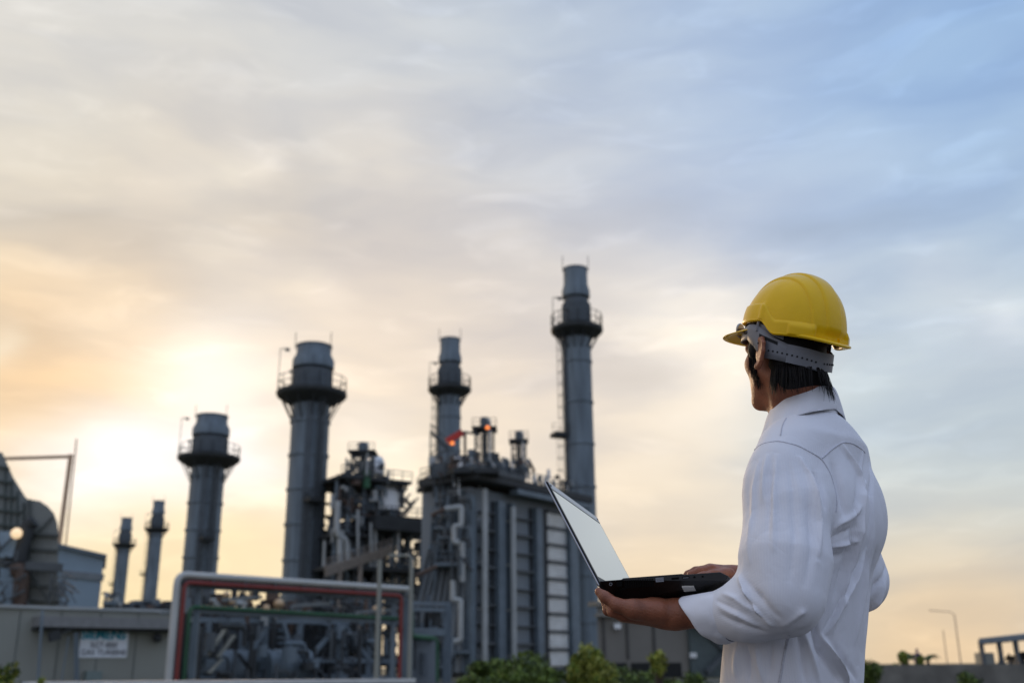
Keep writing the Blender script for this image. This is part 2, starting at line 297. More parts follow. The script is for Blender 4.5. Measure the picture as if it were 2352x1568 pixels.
# ================================================================ chimneys
def stack(label, x_top, y_top, Y, rp, kind, ladder_az=0.0, group='tall steel chimneys of the power plant'):
    """rp: half width of the shaft in frame pixels near the top"""
    T0 = P(x_top, y_top, Y); m = mpp(Y, y_top); r = rp * m; H_ = T0[2]; c = V3(T0[0], Y, 0); vz = m / math.cos(math.atan2(H_ - 1, Y)) * 1.0
    root = thing('chimney', label, 'chimney', c, group)
    def z(px): return H_ - px * vz * rp / 29.0 if kind == 'slim' else H_ - px * vz * rp / 41.0
    if kind == 'slim': capw, colw, shw, plw, yc0, yc1, ys0, ys1, yp = .93, 1.08, 1.0, 2.0, 50, 64, 78, 122, 138
    else: capw, colw, shw, plw, yc0, yc1, ys0, ys1, yp = .96, 1.15, 1.0, 1.93, 34, 52, 56, 98, 112
    zb = H_ * .02
    pr = [(r * 1.05, 0), (r * 1.05, .6)]; k = 0; zz = .6; step = H_ / 9.5
    while zz + step < z(yp) - 1:
        zz += step; pr += [(r * 1.03, zz - .18), (r * 1.10, zz - .17), (r * 1.10, zz + .12), (r * 1.03, zz + .13)]
    pr += [(r * 1.02, z(yp + 2))]
    MB().lathe(c, pr, 40).build('shaft', M_stackg, root, True)
    MB().lathe(c, [(r * 1.0, z(yp)), (r * 1.0, z(ys0) - .1), (r * shw * .99, z(ys0)), (r * .9, z(yc1) - .2), (r * .9, z(yc1) - .1)], 40).build('upper_shaft', M_stackd, root, True)
    MB().lathe(c, [(r * colw * .9, z(yc1) - .05), (r * colw, z(yc1)), (r * colw, z(yc0)), (r * capw, z(yc0 - 14)), (r * capw, z(3)), (r * capw * 1.05, z(2)), (r * capw * 1.05, z(0)), (r * capw * .9, z(0)), (r * capw * .88, z(8))], 40).build('cap', M_stackg, root, True)
    sh = MB().lathe(c, [(r * 1.0, z(ys1)), (r * 1.10, z(ys1) + .02), (r * 1.06, z(ys0) - .05), (r * .98, z(ys0))], 40)
    for i in range(20):
        a = 2 * math.pi * i / 20; d = V3(math.cos(a), math.sin(a), 0); sh.bar(c + d * r * 1.10 + V3(0, 0, z(ys1)), c + d * r * 1.07 + V3(0, 0, z(ys0) - .1), .12)
    sh.build('wind_band', M_stackd, root)
    pl = MB().lathe(c, [(r * 1.02, z(yp) - .9 * r * .6), (r * 1.15, z(yp) - .55 * r), (r * plw * .96, z(yp) - .12 * r), (r * plw, z(yp)), (r * plw, z(yp) + .35), (r * 1.0, z(yp) + .3)], 24).build('platform', M_black, root)
    pts = [c + V3(r * plw * .97 * math.cos(2 * math.pi * i / 16), r * plw * .97 * math.sin(2 * math.pi * i / 16), z(yp) + .25) for i in range(17)]
    mb = MB(); railing(mb, pts, 1.9, 1.1, .055); mb.build('railing', M_beam2, pl)
    br = MB()
    for i in range(12):
        a = 2 * math.pi * (i + .5) / 12; d = V3(math.cos(a), math.sin(a), 0); br.bar(c + d * r * 1.0 + V3(0, 0, z(yp) - r * 1.5), c + d * r * plw * .9 + V3(0, 0, z(yp) - .1), .14)
    br.each('bracket', M_black, pl)
    # masts, lamp, rods
    ms = MB(); d = V3(-.94, -.3, 0); b0 = c + d * r * plw * .97 + V3(0, 0, z(yp)); hh = 4.2 * r / 1.65
    ms.tube(b0, b0 + V3(0, 0, hh), .05, n=6); ms.tube(b0 + V3(0, 0, hh), b0 + V3(.9, 0, hh + .1), .06, n=6); ms.box(tuple(b0 + V3(.9, 0, hh - .1)), (.55, .3, .35)); d2 = V3(-.5, -.8, 0); b1 = c + d2 * r * plw * .9 + V3(0, 0, z(yp)); ms.tube(b1, b1 + V3(0, 0, 2.4), .06, n=6); ms.box(tuple(b1 + V3(0, 0, 2.3)), (.5, .3, .35))
    ms.build('lamp_mast', M_beam2, root)
    for a in (200, 340): dd = V3(math.cos(R(a)), math.sin(R(a)), 0); MB().tube(c + dd * r * 1.05 + V3(0, 0, z(10)), c + dd * r * 1.05 + V3(0, 0, H_ + 1.6), .05, n=6).build('lightning_rod', M_beam2, root)
    # caged ladder with a box platform halfway
    def lad(az, z0, z1, cage=True):
        d = V3(math.cos(R(az)), math.sin(R(az)), 0); t = V3(-d[1], d[0], 0); o = c + d * (r * 1.05 + .28); mb = MB()
        for s in (-.28, .28): mb.bar(o + t * s + V3(0, 0, z0), o + t * s + V3(0, 0, z1), .09)
        q = z0
        while q < z1: mb.bar(o - t * .28 + V3(0, 0, q), o + t * .28 + V3(0, 0, q), .06); q += .6
        if cage:
            q = z0 + 2
            cp = [o + t * .42, o + t * .5 + d * .45, o + d * .8, o - t * .5 + d * .45, o - t * .42]
            while q < z1: mb.path([p + V3(0, 0, q) for p in cp], .035, 4); q += 1.5
            for p in cp[1:4]: mb.bar(p + V3(0, 0, z0 + 2), p + V3(0, 0, z1), .05)
        mb.build('ladder', M_beam2, root)
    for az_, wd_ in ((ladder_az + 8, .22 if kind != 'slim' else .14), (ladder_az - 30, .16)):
        d = V3(math.cos(R(az_)), math.sin(R(az_)), 0); t = V3(-d[1], d[0], 0); o = c + d * (r * 1.12); mb = MB(); q_ = [o - t * r * wd_ - d * .4, o + t * r * wd_ - d * .4, o + t * r * wd_, o - t * r * wd_]; mb.prism([p + V3(0, 0, .5) for p in q_], (0, 0, z(yp) - 1.0)); mb.build('shaft_shade_strip', M_stackd, root)  # raised dark strips stand in for the vertical shading of the shaft
    zmid = H_ * .56 if kind == 'slim' else H_ * .50
    lad(ladder_az, zmid, z(yp), True); lad(ladder_az - 22, 1, zmid + 1, True)
    d = V3(math.cos(R(ladder_az - 10)), math.sin(R(ladder_az - 10)), 0); o = c + d * (r * 1.05 + .7); mb = MB(); mb.box(tuple(o + V3(0, 0, zmid)), (2.0, 2.0, .5), R(ladder_az)); railing(mb, [o + V3(-1, -1, zmid + .2), o + V3(1, -1, zmid + .2), o + V3(1, 1, zmid + .2)], 1.1, 1.0, .035); mb.build('rest_platform', M_black, root)
    return root
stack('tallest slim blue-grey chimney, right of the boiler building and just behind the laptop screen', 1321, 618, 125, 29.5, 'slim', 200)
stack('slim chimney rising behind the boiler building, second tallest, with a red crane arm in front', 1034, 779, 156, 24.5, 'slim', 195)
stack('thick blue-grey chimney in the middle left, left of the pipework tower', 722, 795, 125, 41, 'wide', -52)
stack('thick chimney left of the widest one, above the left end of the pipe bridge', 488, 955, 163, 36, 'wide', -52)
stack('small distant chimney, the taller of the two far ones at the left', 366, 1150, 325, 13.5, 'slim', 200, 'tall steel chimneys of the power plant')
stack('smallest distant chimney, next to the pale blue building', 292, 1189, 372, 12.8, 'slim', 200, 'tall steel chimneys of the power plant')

# ================================================================ facade helper: a vertical plane through two points
class Plane:
    def __init__(s, a, b): # a, b: (x, y)
        s.a = V3(a[0], a[1], 0); d = V3(b[0] - a[0], b[1] - a[1], 0); s.len = np.linalg.norm(d); s.u = d / s.len; s.n = V3(s.u[1], -s.u[0], 0)
        if (CAMLOC - s.a) @ s.n < 0: s.n = -s.n
    def at(s, px, py, o=0.0):
        r = RAY(px, py); q = s.a + s.n * o; t = ((q - CAMLOC) @ s.n) / (r @ s.n); return CAMLOC + r * t
    def uz(s, px, py, o=0.0): p = s.at(px, py, o); return (p - s.a) @ s.u, p[2]
    def w(s, u, z, o=0.0): return s.a + s.u * u + s.n * o + V3(0, 0, z)
    def box(s, mb, u0, u1, z0, z1, o0, o1): return mb.hexa([s.w(u0, z0, o0), s.w(u1, z0, o0), s.w(u1, z0, o1), s.w(u0, z0, o1), s.w(u0, z1, o0), s.w(u1, z1, o0), s.w(u1, z1, o1), s.w(u0, z1, o1)])
def clutter(root, pl, n, px0, px1, py0, py1, seed, o0=-4, o1=2, mats=None, name='pipework', rr=(.05, .22), lens=(2, 7)):
    """loose pipe runs and steel between two heights of a plane"""
    rd = random.Random(seed); mats = mats or [M_beam2, M_beam, M_pale, M_black, M_alu, M_rust]
    for mi, m_ in enumerate(mats):
        mb = MB()
        for i in range(n // len(mats)):
            px = rd.uniform(px0, px1); py = rd.uniform(py0, py1); o = rd.uniform(o0, o1); u, z = pl.uz(px, py, o); z = max(.3, z); r = rd.uniform(*rr); k = rd.random(); L_ = rd.uniform(*lens)
            if k < .4: mb.tube(pl.w(u, z, o), pl.w(u, max(.1, z - L_), o), r, n=6)
            elif k < .75: mb.path([pl.w(u, z, o), pl.w(u + L_ * .6, z, o), pl.w(u + L_ * .6, z - L_ * .4, o)], r, 6, .5)
            elif k < .88: mb.bar(pl.w(u, z, o), pl.w(u + L_ * .5, z - L_ * .5, o), r * 1.6)
            else: c_ = pl.w(u, z, o); mb.tube(c_, c_ + V3(0, 0, rd.uniform(.4, 1.2)), r * 3, n=10)
        if mb.v: tag(mb.build(name, m_, root), kind='stuff')
# ================================================================ boiler building on the right
K = P(1078, 1300, 104); E_ = P(1318, 1300, 119); PF = Plane(K[:2], E_[:2])
BK = K[:2] - PF.n[:2] * 7.0; PL = Plane(BK, K[:2])      # left flank, receding to the back
def boiler():
    root = thing('boiler_building', 'tall dark blue-grey boiler house with ribbed panels and pale vertical pipes behind the laptop', 'power plant building', PF.w(PF.len / 2, 0, -6))
    W = PF.len; ztop = PF.uz(1085, 1092)[1]; z2 = PF.uz(1240, 1150)[1]
    mb = MB(); PF.box(mb, 0, W, 0, ztop - 1.2, -6.5, 0); mb.build('casing', M_panel, root)
    # vertical flange columns
    def U(px): return PF.uz(px, 1330)[0]
    for a, b, m_ in ((1069, 1080, M_beam), (1133, 1149, M_beam), (1165, 1173, M_beam), (1222, 1236, M_beam), (1300, 1318, M_beam)):
        mb = MB(); PF.box(mb, U(a), U(b), 0, ztop - 2.2, .003, .75); mb.build('column', m_, root)
    for px, r in ((1090, .30), (1156, .30)):
        u = U(px); mb = MB(); mb.tube(PF.w(u, 1.0, 1.3), PF.w(u, PF.uz(px, 1118 if px < 1100 else 1160, 1.3)[1], 1.3), r, n=14)
        zz = 2
        while zz < ztop - 3: mb.tube(PF.w(u, zz, 1.3), PF.w(u, zz + .12, 1.3), r * 1.12, n=14); mb.bar(PF.w(u, zz, 1.3), PF.w(u, zz, 0), .15); zz += 4.5
        mb.build('downpipe', M_pale, root, True)
    # rib lines across each bay
    rb = MB(); z = 1.2; k = 0
    while z < ztop - 3:
        th = .26 if k % 2 else .14; PF.box(rb, U(1097), U(1133), z, z + th, .004, .42); PF.box(rb, U(1173), U(1222), z, z + th, .004, .42); z += 1.85; k += 1
    rb.each('rib', M_beam2, root)
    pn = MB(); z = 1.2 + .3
    # raised dark strips painted as recess shade at the right of each bay
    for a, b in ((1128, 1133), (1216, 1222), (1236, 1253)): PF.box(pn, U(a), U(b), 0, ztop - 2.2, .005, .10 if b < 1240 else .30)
    pn.each('shade_strip', M_black, root)
    # silver louvre strip, base colour brightened for sky seen between the slats
    z = 1.0; u0, u1 = U(1255), U(1297); rd = random.Random(3)
    while z < z2 - 1.5:
        lv = MB(); h = 1.5; PF.box(lv, u0, u1, z, z + h, .01, .28)
        for j in range(4): lv.tube(PF.w(u0 + .1, z + .25 + j * .33, .34), PF.w(u1 - .1, z + .22 + j * .33 + rd.uniform(-.05, .05), .34), .09, n=6)
        lv.build('louvre', M_alu, root); z += 1.85
    fr = MB(); z = 1.0
    while z < z2 - 1.0: PF.box(fr, u0 - .1, u1 + .1, z + 1.5, z + 1.85, .012, .5); z += 1.85
    fr.each('louvre_frame', M_beam2, root)
    # roof deck, cornice, second beam
    dk = MB(); za = PF.uz(1090, 1086)[1]; PF.box(dk, -1.2, W + 1.5, za - 1.0, za - .25, -6, 1.9); dk.build('roof_deck', M_black, root)
    fb = MB(); PF.box(fb, -1.9, U(1170), za - .24, za + .25, 1.2, 2.0); fb.build('fascia', M_beam2, root)
    bm = MB(); PF.box(bm, U(1158), W + 1.2, z2 - .2, z2 + .35, .8, 1.9); bm.build('gantry_beam', M_beam, root)
    rl = MB(); railing(rl, [PF.w(-1.1, za - .2, 1.8), PF.w(W + 1.4, za - .2, 1.8)], 1.1, 1.5, .04); railing(rl, [PF.w(-1.1, za - .2, 1.8), PF.w(-1.1, za - .2, -5.8)], 1.1, 1.5, .04); rl.build('railing', M_beam2, root)
    # left flank: tapered inlet duct with ribs, platforms, zigzag riser
    zd = PL.uz(1010, 1170)[1]
    a = PL
    dl = a.len; top = ztop - 4.5
    q0, q1 = a.w(dl, 0, 0), a.w(dl, top, 0)
    fl = MB(); t0 = PL.at(1000, 1210)[2]; 
    P0 = PL.w(dl - .01, 0, 0); 
    # upright upper part and splayed lower part, ribbed
    def lf(u, z, o=0): return PL.w(u, z, o)
    up0 = PL.uz(995, 1200)[0]; fl.hexa([lf(up0, 9, -5), lf(dl, 9, -5), lf(dl, 9, -.02), lf(up0, 9, -.02), lf(up0, top, -5), lf(dl, top, -5), lf(dl, top, -.02), lf(up0, top, -.02)])
    lo0 = PL.uz(935, 1400)[0]
    fl.hexa([lf(lo0, .5, -5), lf(dl, .5, -5), lf(dl, .5, 1.2), lf(lo0, .5, 1.2), lf(up0, 9 + 4.5, -5), lf(dl, 13.5, -5), lf(dl, 13.5, 0), lf(up0, 13.5, 0)])
    fl.build('inlet_duct', M_panel, root)
    rb = MB()
    for i in range(9): t = i / 8; rb.bar(lf(lo0 + (dl - lo0) * t, .5, 1.3), lf(up0 + (dl - up0) * t, 13.5, .1), .22); rb.bar(lf(up0 + (dl - up0) * t, 13.5, .1), lf(up0 + (dl - up0) * t, top, .1), .2)
    rb.each('duct_rib', M_beam2, root)
    pf = MB()
    for py, x0, x1 in ((1299, 1000, 1078), (1500, 1030, 1080)):
        z = PF.uz(1060, py)[1]; A = P(x0, py, 104); B = P(x1, py, 103.4); pf.prism([V3(A[0], 106.5, z), V3(A[0], 102.6, z), V3(B[0], 102.6, z), V3(B[0], 106.5, z)], (0, 0, .3)); railing(pf, [V3(A[0], 102.7, z + .3), V3(B[0], 102.7, z + .3)], 1.1, 1.2, .04)
    pf.build('side_platform', M_beam, root)
    zg = MB(); Y0 = 101.8
    def q(px, py): return P(px, py, Y0)
    zp = [(940, 1205), (985, 1185), (1022, 1168), (1060, 1163), (1060, 1207), (1043, 1207), (1043, 1245), (1062, 1245), (1062, 1335), (1060, 1378), (1036, 1378)]
    zg.path([q(*p) for p in zp[2:9]], .27, 10, .28); zg.build('zigzag_riser', M_pale, root, True)
    zg = MB(); zg.path([q(1040, 1332), q(1040, 1377), q(1058, 1377), q(1058, 1470), q(1036, 1474), q(1036, 1508)], .27, 10, .28); zg.build('zigzag_riser', M_pale, root, True)
    zg = MB(); zg.path([q(990, 1183), q(1022, 1168)], .2, 8); zg.path([q(955, 1322), q(1004, 1300)], .2, 8); zg.each('handrail_pipe', M_rust, root)
    # wide overhanging corner platform (seen from below)
    cp = MB(); z = PF.uz(1075, 1080)[1]; A = P(957, 1112, 112); B = P(1063, 1062, 112); cp.prism([V3(P(957, 1110, 114)[0], 114, z - .6), V3(K[0] - 1.5, 101.5, z - .6), V3(K[0] + 3, 101.8, z - .6), V3(K[0] + 3, 116, z - .6)], (0, 0, .5)); railing(cp, [V3(P(957, 1110, 114)[0], 114, z), V3(K[0] - 1.5, 101.5, z), V3(K[0] + 3, 101.8, z)], 1.1, 1.3, .045); cp.build('corner_platform', M_black, root)
    up = MB()
    for px in (1003, 1018, 1030): A = P(px, 1110, 106); up.bar(V3(A[0], 106, 8), V3(A[0], 106, z - .6), .35)
    up.each('platform_post', M_beam, root)
    # roof clutter
    clutter(root, PF, 150, 1040, 1215, 1050, 1090, 7, -10, 0, lens=(.8, 2.6), rr=(.05, .16))
    clutter(root, PF, 90, 985, 1110, 1062, 1100, 9, -10, 0, lens=(.8, 2.2), rr=(.05, .16))
    clutter(root, PF, 70, 1215, 1310, 1098, 1116, 8, -8, 0, lens=(.5, 1.4), rr=(.04, .10))
    clutter(root, PL, 60, 985, 1060, 1130, 1290, 19, .3, 3, lens=(1.5, 4), rr=(.05, .16), mats=[M_beam2, M_beam, M_black])
    rb = MB()
    for px, py, w_, h_ in ((1062, 1086, 2.2, 1.2), (1130, 1080, 1.6, 2.4), (1160, 1090, 3.0, 1.2), (1188, 1098, 1.6, 1.8), (1012, 1085, 1.8, 1.5)):
        p = PF.at(px, py, -3); rb.box((p[0], p[1], p[2] + h_ / 2 - .6), (w_, 1.5, h_))
    rb.each('roof_cabinet', M_beam2, root)
    for px, py in ((1088, 1082), (1147, 1078)): p = PF.at(px, py, -2); MB().tube(p - V3(1.0, 0, 0), p + V3(1.0, 0, 0), .9, n=18).build('roof_drum', M_stackd, root, True)
    return root, za
bo, zroof = boiler()
def silencer(label, px, py0, py1, py2, rp, Y, group='steam silencers standing on roofs'):
    """vent pot on a frame: py0 top, py1 bottom of the pot, py2 foot"""
    a = P(px, py0, Y); b = P(px, py1, Y); c = P(px, py2, Y); m = mpp(Y, py0); r = rp * m
    root = thing('steam_silencer', label, 'vent silencer', (a[0], Y, c[2]), group)
    MB().lathe((a[0], Y, 0), [(r * .55, b[2] - r * .6), (r, b[2]), (r, a[2]), (r * .9, a[2] + .05)], 20).build('silencer_pot', M_stackg, root, True)
    MB().tube((a[0], Y, c[2]), (a[0], Y, b[2] - r * .4), r * .55, n=12).build('vent_pipe', M_beam2, root, True)
    fr = MB(); w_ = r * 1.9; zt = b[2] - r * .2
    for sx in (-1, 1):
        for sy in (-1, 1): fr.bar((a[0] + sx * w_, Y + sy * w_, c[2]), (a[0] + sx * w_, Y + sy * w_, zt), .16)
    n = 4
    for i in range(n + 1):
        z = c[2] + (zt - c[2]) * i / n
        for sy in (-1, 1):
            fr.bar((a[0] - w_, Y + sy * w_, z), (a[0] + w_, Y + sy * w_, z), .13)
            if i < n: fr.bar((a[0] - w_, Y + sy * w_, z), (a[0] + w_, Y + sy * w_, z + (zt - c[2]) / n), .08)
        for sx in (-1, 1): fr.bar((a[0] + sx * w_, Y - w_, z), (a[0] + sx * w_, Y + w_, z), .13)
    fr.build('frame', M_beam2, root)
    pf = MB(); pf.box((a[0], Y, zt), (w_ * 2.7, w_ * 2.7, .25)); railing(pf, [V3(a[0] - w_ * 1.3, Y - w_ * 1.3, zt), V3(a[0] + w_ * 1.3, Y - w_ * 1.3, zt)], 1.0, .9, .035); pf.build('platform', M_black, root)
    pp = MB(); pp.path([V3(a[0] + w_ * .6, Y - w_ * 1.1, c[2]), V3(a[0] + w_ * .6, Y - w_ * 1.1, zt + .8), V3(a[0] + r * .5, Y, zt + 1.2)], .14, 8, .4); pp.build('side_pipe', M_pale, root)
    return root
silencer('taller steam silencer pot on the boiler house roof, beside the orange lamp', 1113, 960, 984, 1062, 11, 110)
silencer('smaller steam silencer pot on the boiler house roof, right of the taller one', 1191, 991, 1012, 1080, 8.5, 116)
def crane():
    root = thing('crane', 'red roof crane arm in front of the second tallest chimney', 'crane', P(1068, 1062, 111)); Y = 110
    a, b = P(1026, 1014, Y), P(1063, 992, Y); mb = MB(); mb.bar(a, b, .42, .7); mb.build('boom', mat('red_crane_paint', (.52, .035, .02), rough=.45), root)
    mb = MB(); mb.bar(b, P(1100, 996, Y + 1), .22); mb.bar(P(1068, 1062, 111), P(1068, 990, 111), .3); mb.build('mast', M_beam2, root)
crane()
def lampo(label, px, py, Y, r=.22):
    c = P(px, py, Y); root = thing('warning_lamp', label, 'lamp', c, 'orange lamps on the plant'); MB().ball(c, r, 14, 9).build('glass', M_lamp_o, root, True); MB().tube(c - V3(0, 0, r * 1.5), c - V3(0, 0, r * .7), r * .7, n=10).build('socket', M_beam2, root)
lampo('glowing orange lamp under the red crane arm', 1039, 1018, 109); lampo('glowing orange lamp beside the taller steam silencer pot', 1120, 982, 107.5)
# ================================================================ pipework tower in the middle
def tower():
    Y = 118; PT = Plane(P(765, 1300, 121)[:2], P(975, 1300, 128)[:2])
    root = thing('pipework_tower', 'open steel tower crowded with pipes, platforms and a rounded silver drum, between two chimneys', 'industrial tower', PT.w(PT.len / 2, 0, -4))
    def U(px, o=0): return PT.uz(px, 1250, o)[0]
    def Z(py, o=0): return PT.uz(850, py, o)[1]
    fr = MB()
    for px in (768, 800, 832, 866, 905, 940, 968):
        top = 1100 if px < 930 else 1190
        for o in (0, -4, -8): fr.bar(PT.w(U(px), 0, o), PT.w(U(px), Z(top), o), .38)
    fr.each('column', M_beam, root)
    bm = MB()
    for py in (1100, 1140, 1170, 1215, 1255, 1300, 1350, 1400, 1450):
        for o in (0, -8): bm.bar(PT.w(0, Z(py), o), PT.w(PT.len, Z(py), o) if py > 1180 else PT.w(U(925), Z(py), o), .32)
    rd = random.Random(5)
    for i in range(26): u = rd.uniform(0, PT.len * .9); z = rd.uniform(2, Z(1170)); bm.bar(PT.w(u, z, 0), PT.w(u + 2.4, z + 3, 0), .18)
    bm.each('beam', M_beam2, root)
    for py, x0, x1, o0, o1, th in ((1102, 760, 925, -9, 2, .4), (1187, 838, 978, -9, 2.6, 1.7), (1305, 745, 975, -8, 2, .4), (1230, 758, 840, -8, 1.5, .4)):
        mb = MB(); PT.box(mb, U(x0), U(x1), Z(py) - th, Z(py), o0, o1); railing(mb, [PT.w(U(x0), Z(py), o1), PT.w(U(x1), Z(py), o1)], 1.1, 1.3, .05); mb.build('deck', M_black, root)
    # sloping roof edge at top left
    mb = MB(); mb.bar(PT.w(U(757), Z(1110), 1), PT.w(U(812), Z(1068), 1), .25); mb.bar(PT.w(U(780), Z(1112), 1), PT.w(U(822), Z(1090), 1), .5); mb.build('sloping_beam', M_beam2, root)
    # silver rounded vessel and the smaller drum above
    p = PT.at(888, 1140, -1); m = mpp(Y, 1140); mb = MB(); r = 33 * m; zt = PT.uz(888, 1105, -1)[1]; zb = PT.uz(888, 1172, -1)[1]; mb.lathe((p[0], p[1], 0), [(r, zb), (r, zt - r * .75), (r * .9, zt - r * .4), (r * .65, zt - r * .15), (r * .3, zt - .1), (.2, zt)], 28); mb.build('vessel', M_alu, root, True)
    p = PT.at(864, 1065, -3); r = 21 * m; mb = MB(); z0 = PT.uz(864, 1090, -3)[1]; z1 = PT.uz(864, 1046, -3)[1]; mb.lathe((p[0], p[1], 0), [(r, z0), (r, z1 - .8), (r * .7, z1 - .2), (r * .2, z1)], 24); mb.build('drum', M_alu, root, True)
    # large pale pipes
    pp = MB(); q = lambda px, py, o=2.4: PT.at(px, py, o)
    pp.path([q(776, 1150), q(774, 1215), q(777, 1232), q(792, 1236), q(797, 1250), q(797, 1300)], .34, 12, .9); pp.build('pale_pipe', M_pale, root, True)
    pp = MB(); pp.path([q(781, 1238), q(781, 1300)], .35, 12); pp.path([q(830, 1060, .8), q(828, 1110, .8)], .42, 10); pp.build('pale_pipe', M_pale, root, True)
    for px, y0, y1 in ((822, 1170, 1305), (852, 1200, 1300), (862, 1200, 1300), (915, 1210, 1290), (892, 1080, 1110)): MB().tube(q(px, y0, 1.8), q(px, y1, 1.8), .18, n=8).build('pale_pipe', M_pale, root, True)
    MB().tube(q(842, 1080, 1.8), q(842, 1120, 1.8), .45, n=8).build('green_pipe', M_green, root, True)
    clutter(root, PT, 260, 762, 922, 1105, 1190, 31, -8, 1.5, lens=(.8, 3), rr=(.06, .25), mats=[M_beam2, M_beam, M_pale, M_black, M_rust, M_stackd])
    clutter(root, PT, 300, 745, 965, 1190, 1420, 33, -8, 1.5, lens=(1, 4), rr=(.06, .28), mats=[M_beam2, M_beam, M_black, M_pale, M_stackd])
    clutter(root, PT, 60, 790, 880, 1050, 1100, 35, -6, 0, lens=(.8, 2), rr=(.05, .14), mats=[M_beam2, M_beam, M_pale])
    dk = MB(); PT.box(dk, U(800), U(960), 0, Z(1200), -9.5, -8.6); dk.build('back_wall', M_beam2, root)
    # stair flight with landings at the right, towards the boiler house
    st = MB(); z = Z(1190); u = U(975)
    for k in range(6):
        a = PT.w(u + (k % 2) * 2.6, z + k * 1.9, 1); b = PT.w(u + (1 - k % 2) * 2.6, z + (k + 1) * 1.9, 1); st.bar(a, b, .3); st.bar(a + V3(0, 0, 1), b + V3(0, 0, 1), .09)
        for j in range(7): p_ = a + (b - a) * j / 6; st.bar(p_, p_ + V3(0, 0, 1), .06)
    for uu in (0, 2.6): st.bar(PT.w(u + uu, 0, 1), PT.w(u + uu, z + 11, 1), .18)
    st.build('stair', M_beam2, root)
    # sloping conveyor-like walkway, pale edge
    wk = MB(); a, b = P(748, 1312, 100), P(900, 1262, 112); wk.bar(a, b, .28, .9); railing(wk, [a + V3(0, 0, .2), b + V3(0, 0, .2)], 1.0, 1.2, .05)
    for t in (.2, .5, .8): p_ = a + (b - a) * t; wk.bar((p_[0], p_[1], 0), p_, .4)
    wk.build('walkway', mat('tan_walkway_steel', (.24, .20, .16), rough=.6), root)
tower()
silencer('steam silencer pot on top of the pipework tower in the middle', 835, 1017, 1038, 1095, 12, 122)
# ================================================================ pipe bridge in the foreground of the plant
def bridge():
    PB = Plane(P(390, 1400, 45)[:2], P(940, 1400, 56)[:2])
    root = thing('pipe_bridge', 'steel pipe bridge carrying a thick white pipe with red and green pipes beneath it', 'pipe bridge', PB.w(PB.len / 2, 0, -1))
    q = lambda px, py, o=0: PB.at(px, py, o)
    def dn(px, py, o=0): p = q(px, py, o); return V3(p[0], p[1], .02)
    a = q(408, 1318); mb = MB(); mb.path([dn(408, 1318), a, q(936, 1352)], .15, 18, .45)
    mb.build('white_pipe', M_white, root, True); mb = MB(); mb.path([dn(424, 1336, .05), q(424, 1336, .05), q(922, 1367, .05), dn(922, 1367, .05)], .095, 14, .3); mb.build('red_pipe', M_red, root, True)
    mb = MB(); mb.path([dn(436, 1392, -.2), q(436, 1392, -.2), q(918, 1420, -.2)], .085, 14, .3); mb.build('green_pipe', M_green, root, True)
    mb = MB(); mb.bar(q(416, 1327, -.25), q(934, 1361, -.25), .30, .22); mb.bar(q(440, 1400, -.45), q(920, 1428, -.45), .25, .22); mb.bar(q(430, 1344, -.45), q(934, 1376, -.45), .2, .2); mb.each('beam', M_beam, root)
    for px, py in ((416, 1327), (458, 1335), (906, 1376), (934, 1376)):
        p = q(px, py, -.35); MB().bar((p[0], p[1], 0), p, .26, .2).build('column', M_beam, root)
    mb = MB()
    for px, py in ((460, 1400), (600, 1370), (760, 1385), (906, 1400)): p = q(px, py, -.4); mb.bar(p, p + PB.n * -3, .15)
    mb.each('cross_beam', M_beam, root)
    sup = MB()
    for i in range(9): t = i / 8; p = q(416, 1327, 0) * (1 - t) + q(930, 1358, 0) * t; sup.box((p[0], p[1] + .1, p[2] - .12), (.12, .5, .3))
    sup.each('pipe_saddle', M_beam2, root)
bridge()
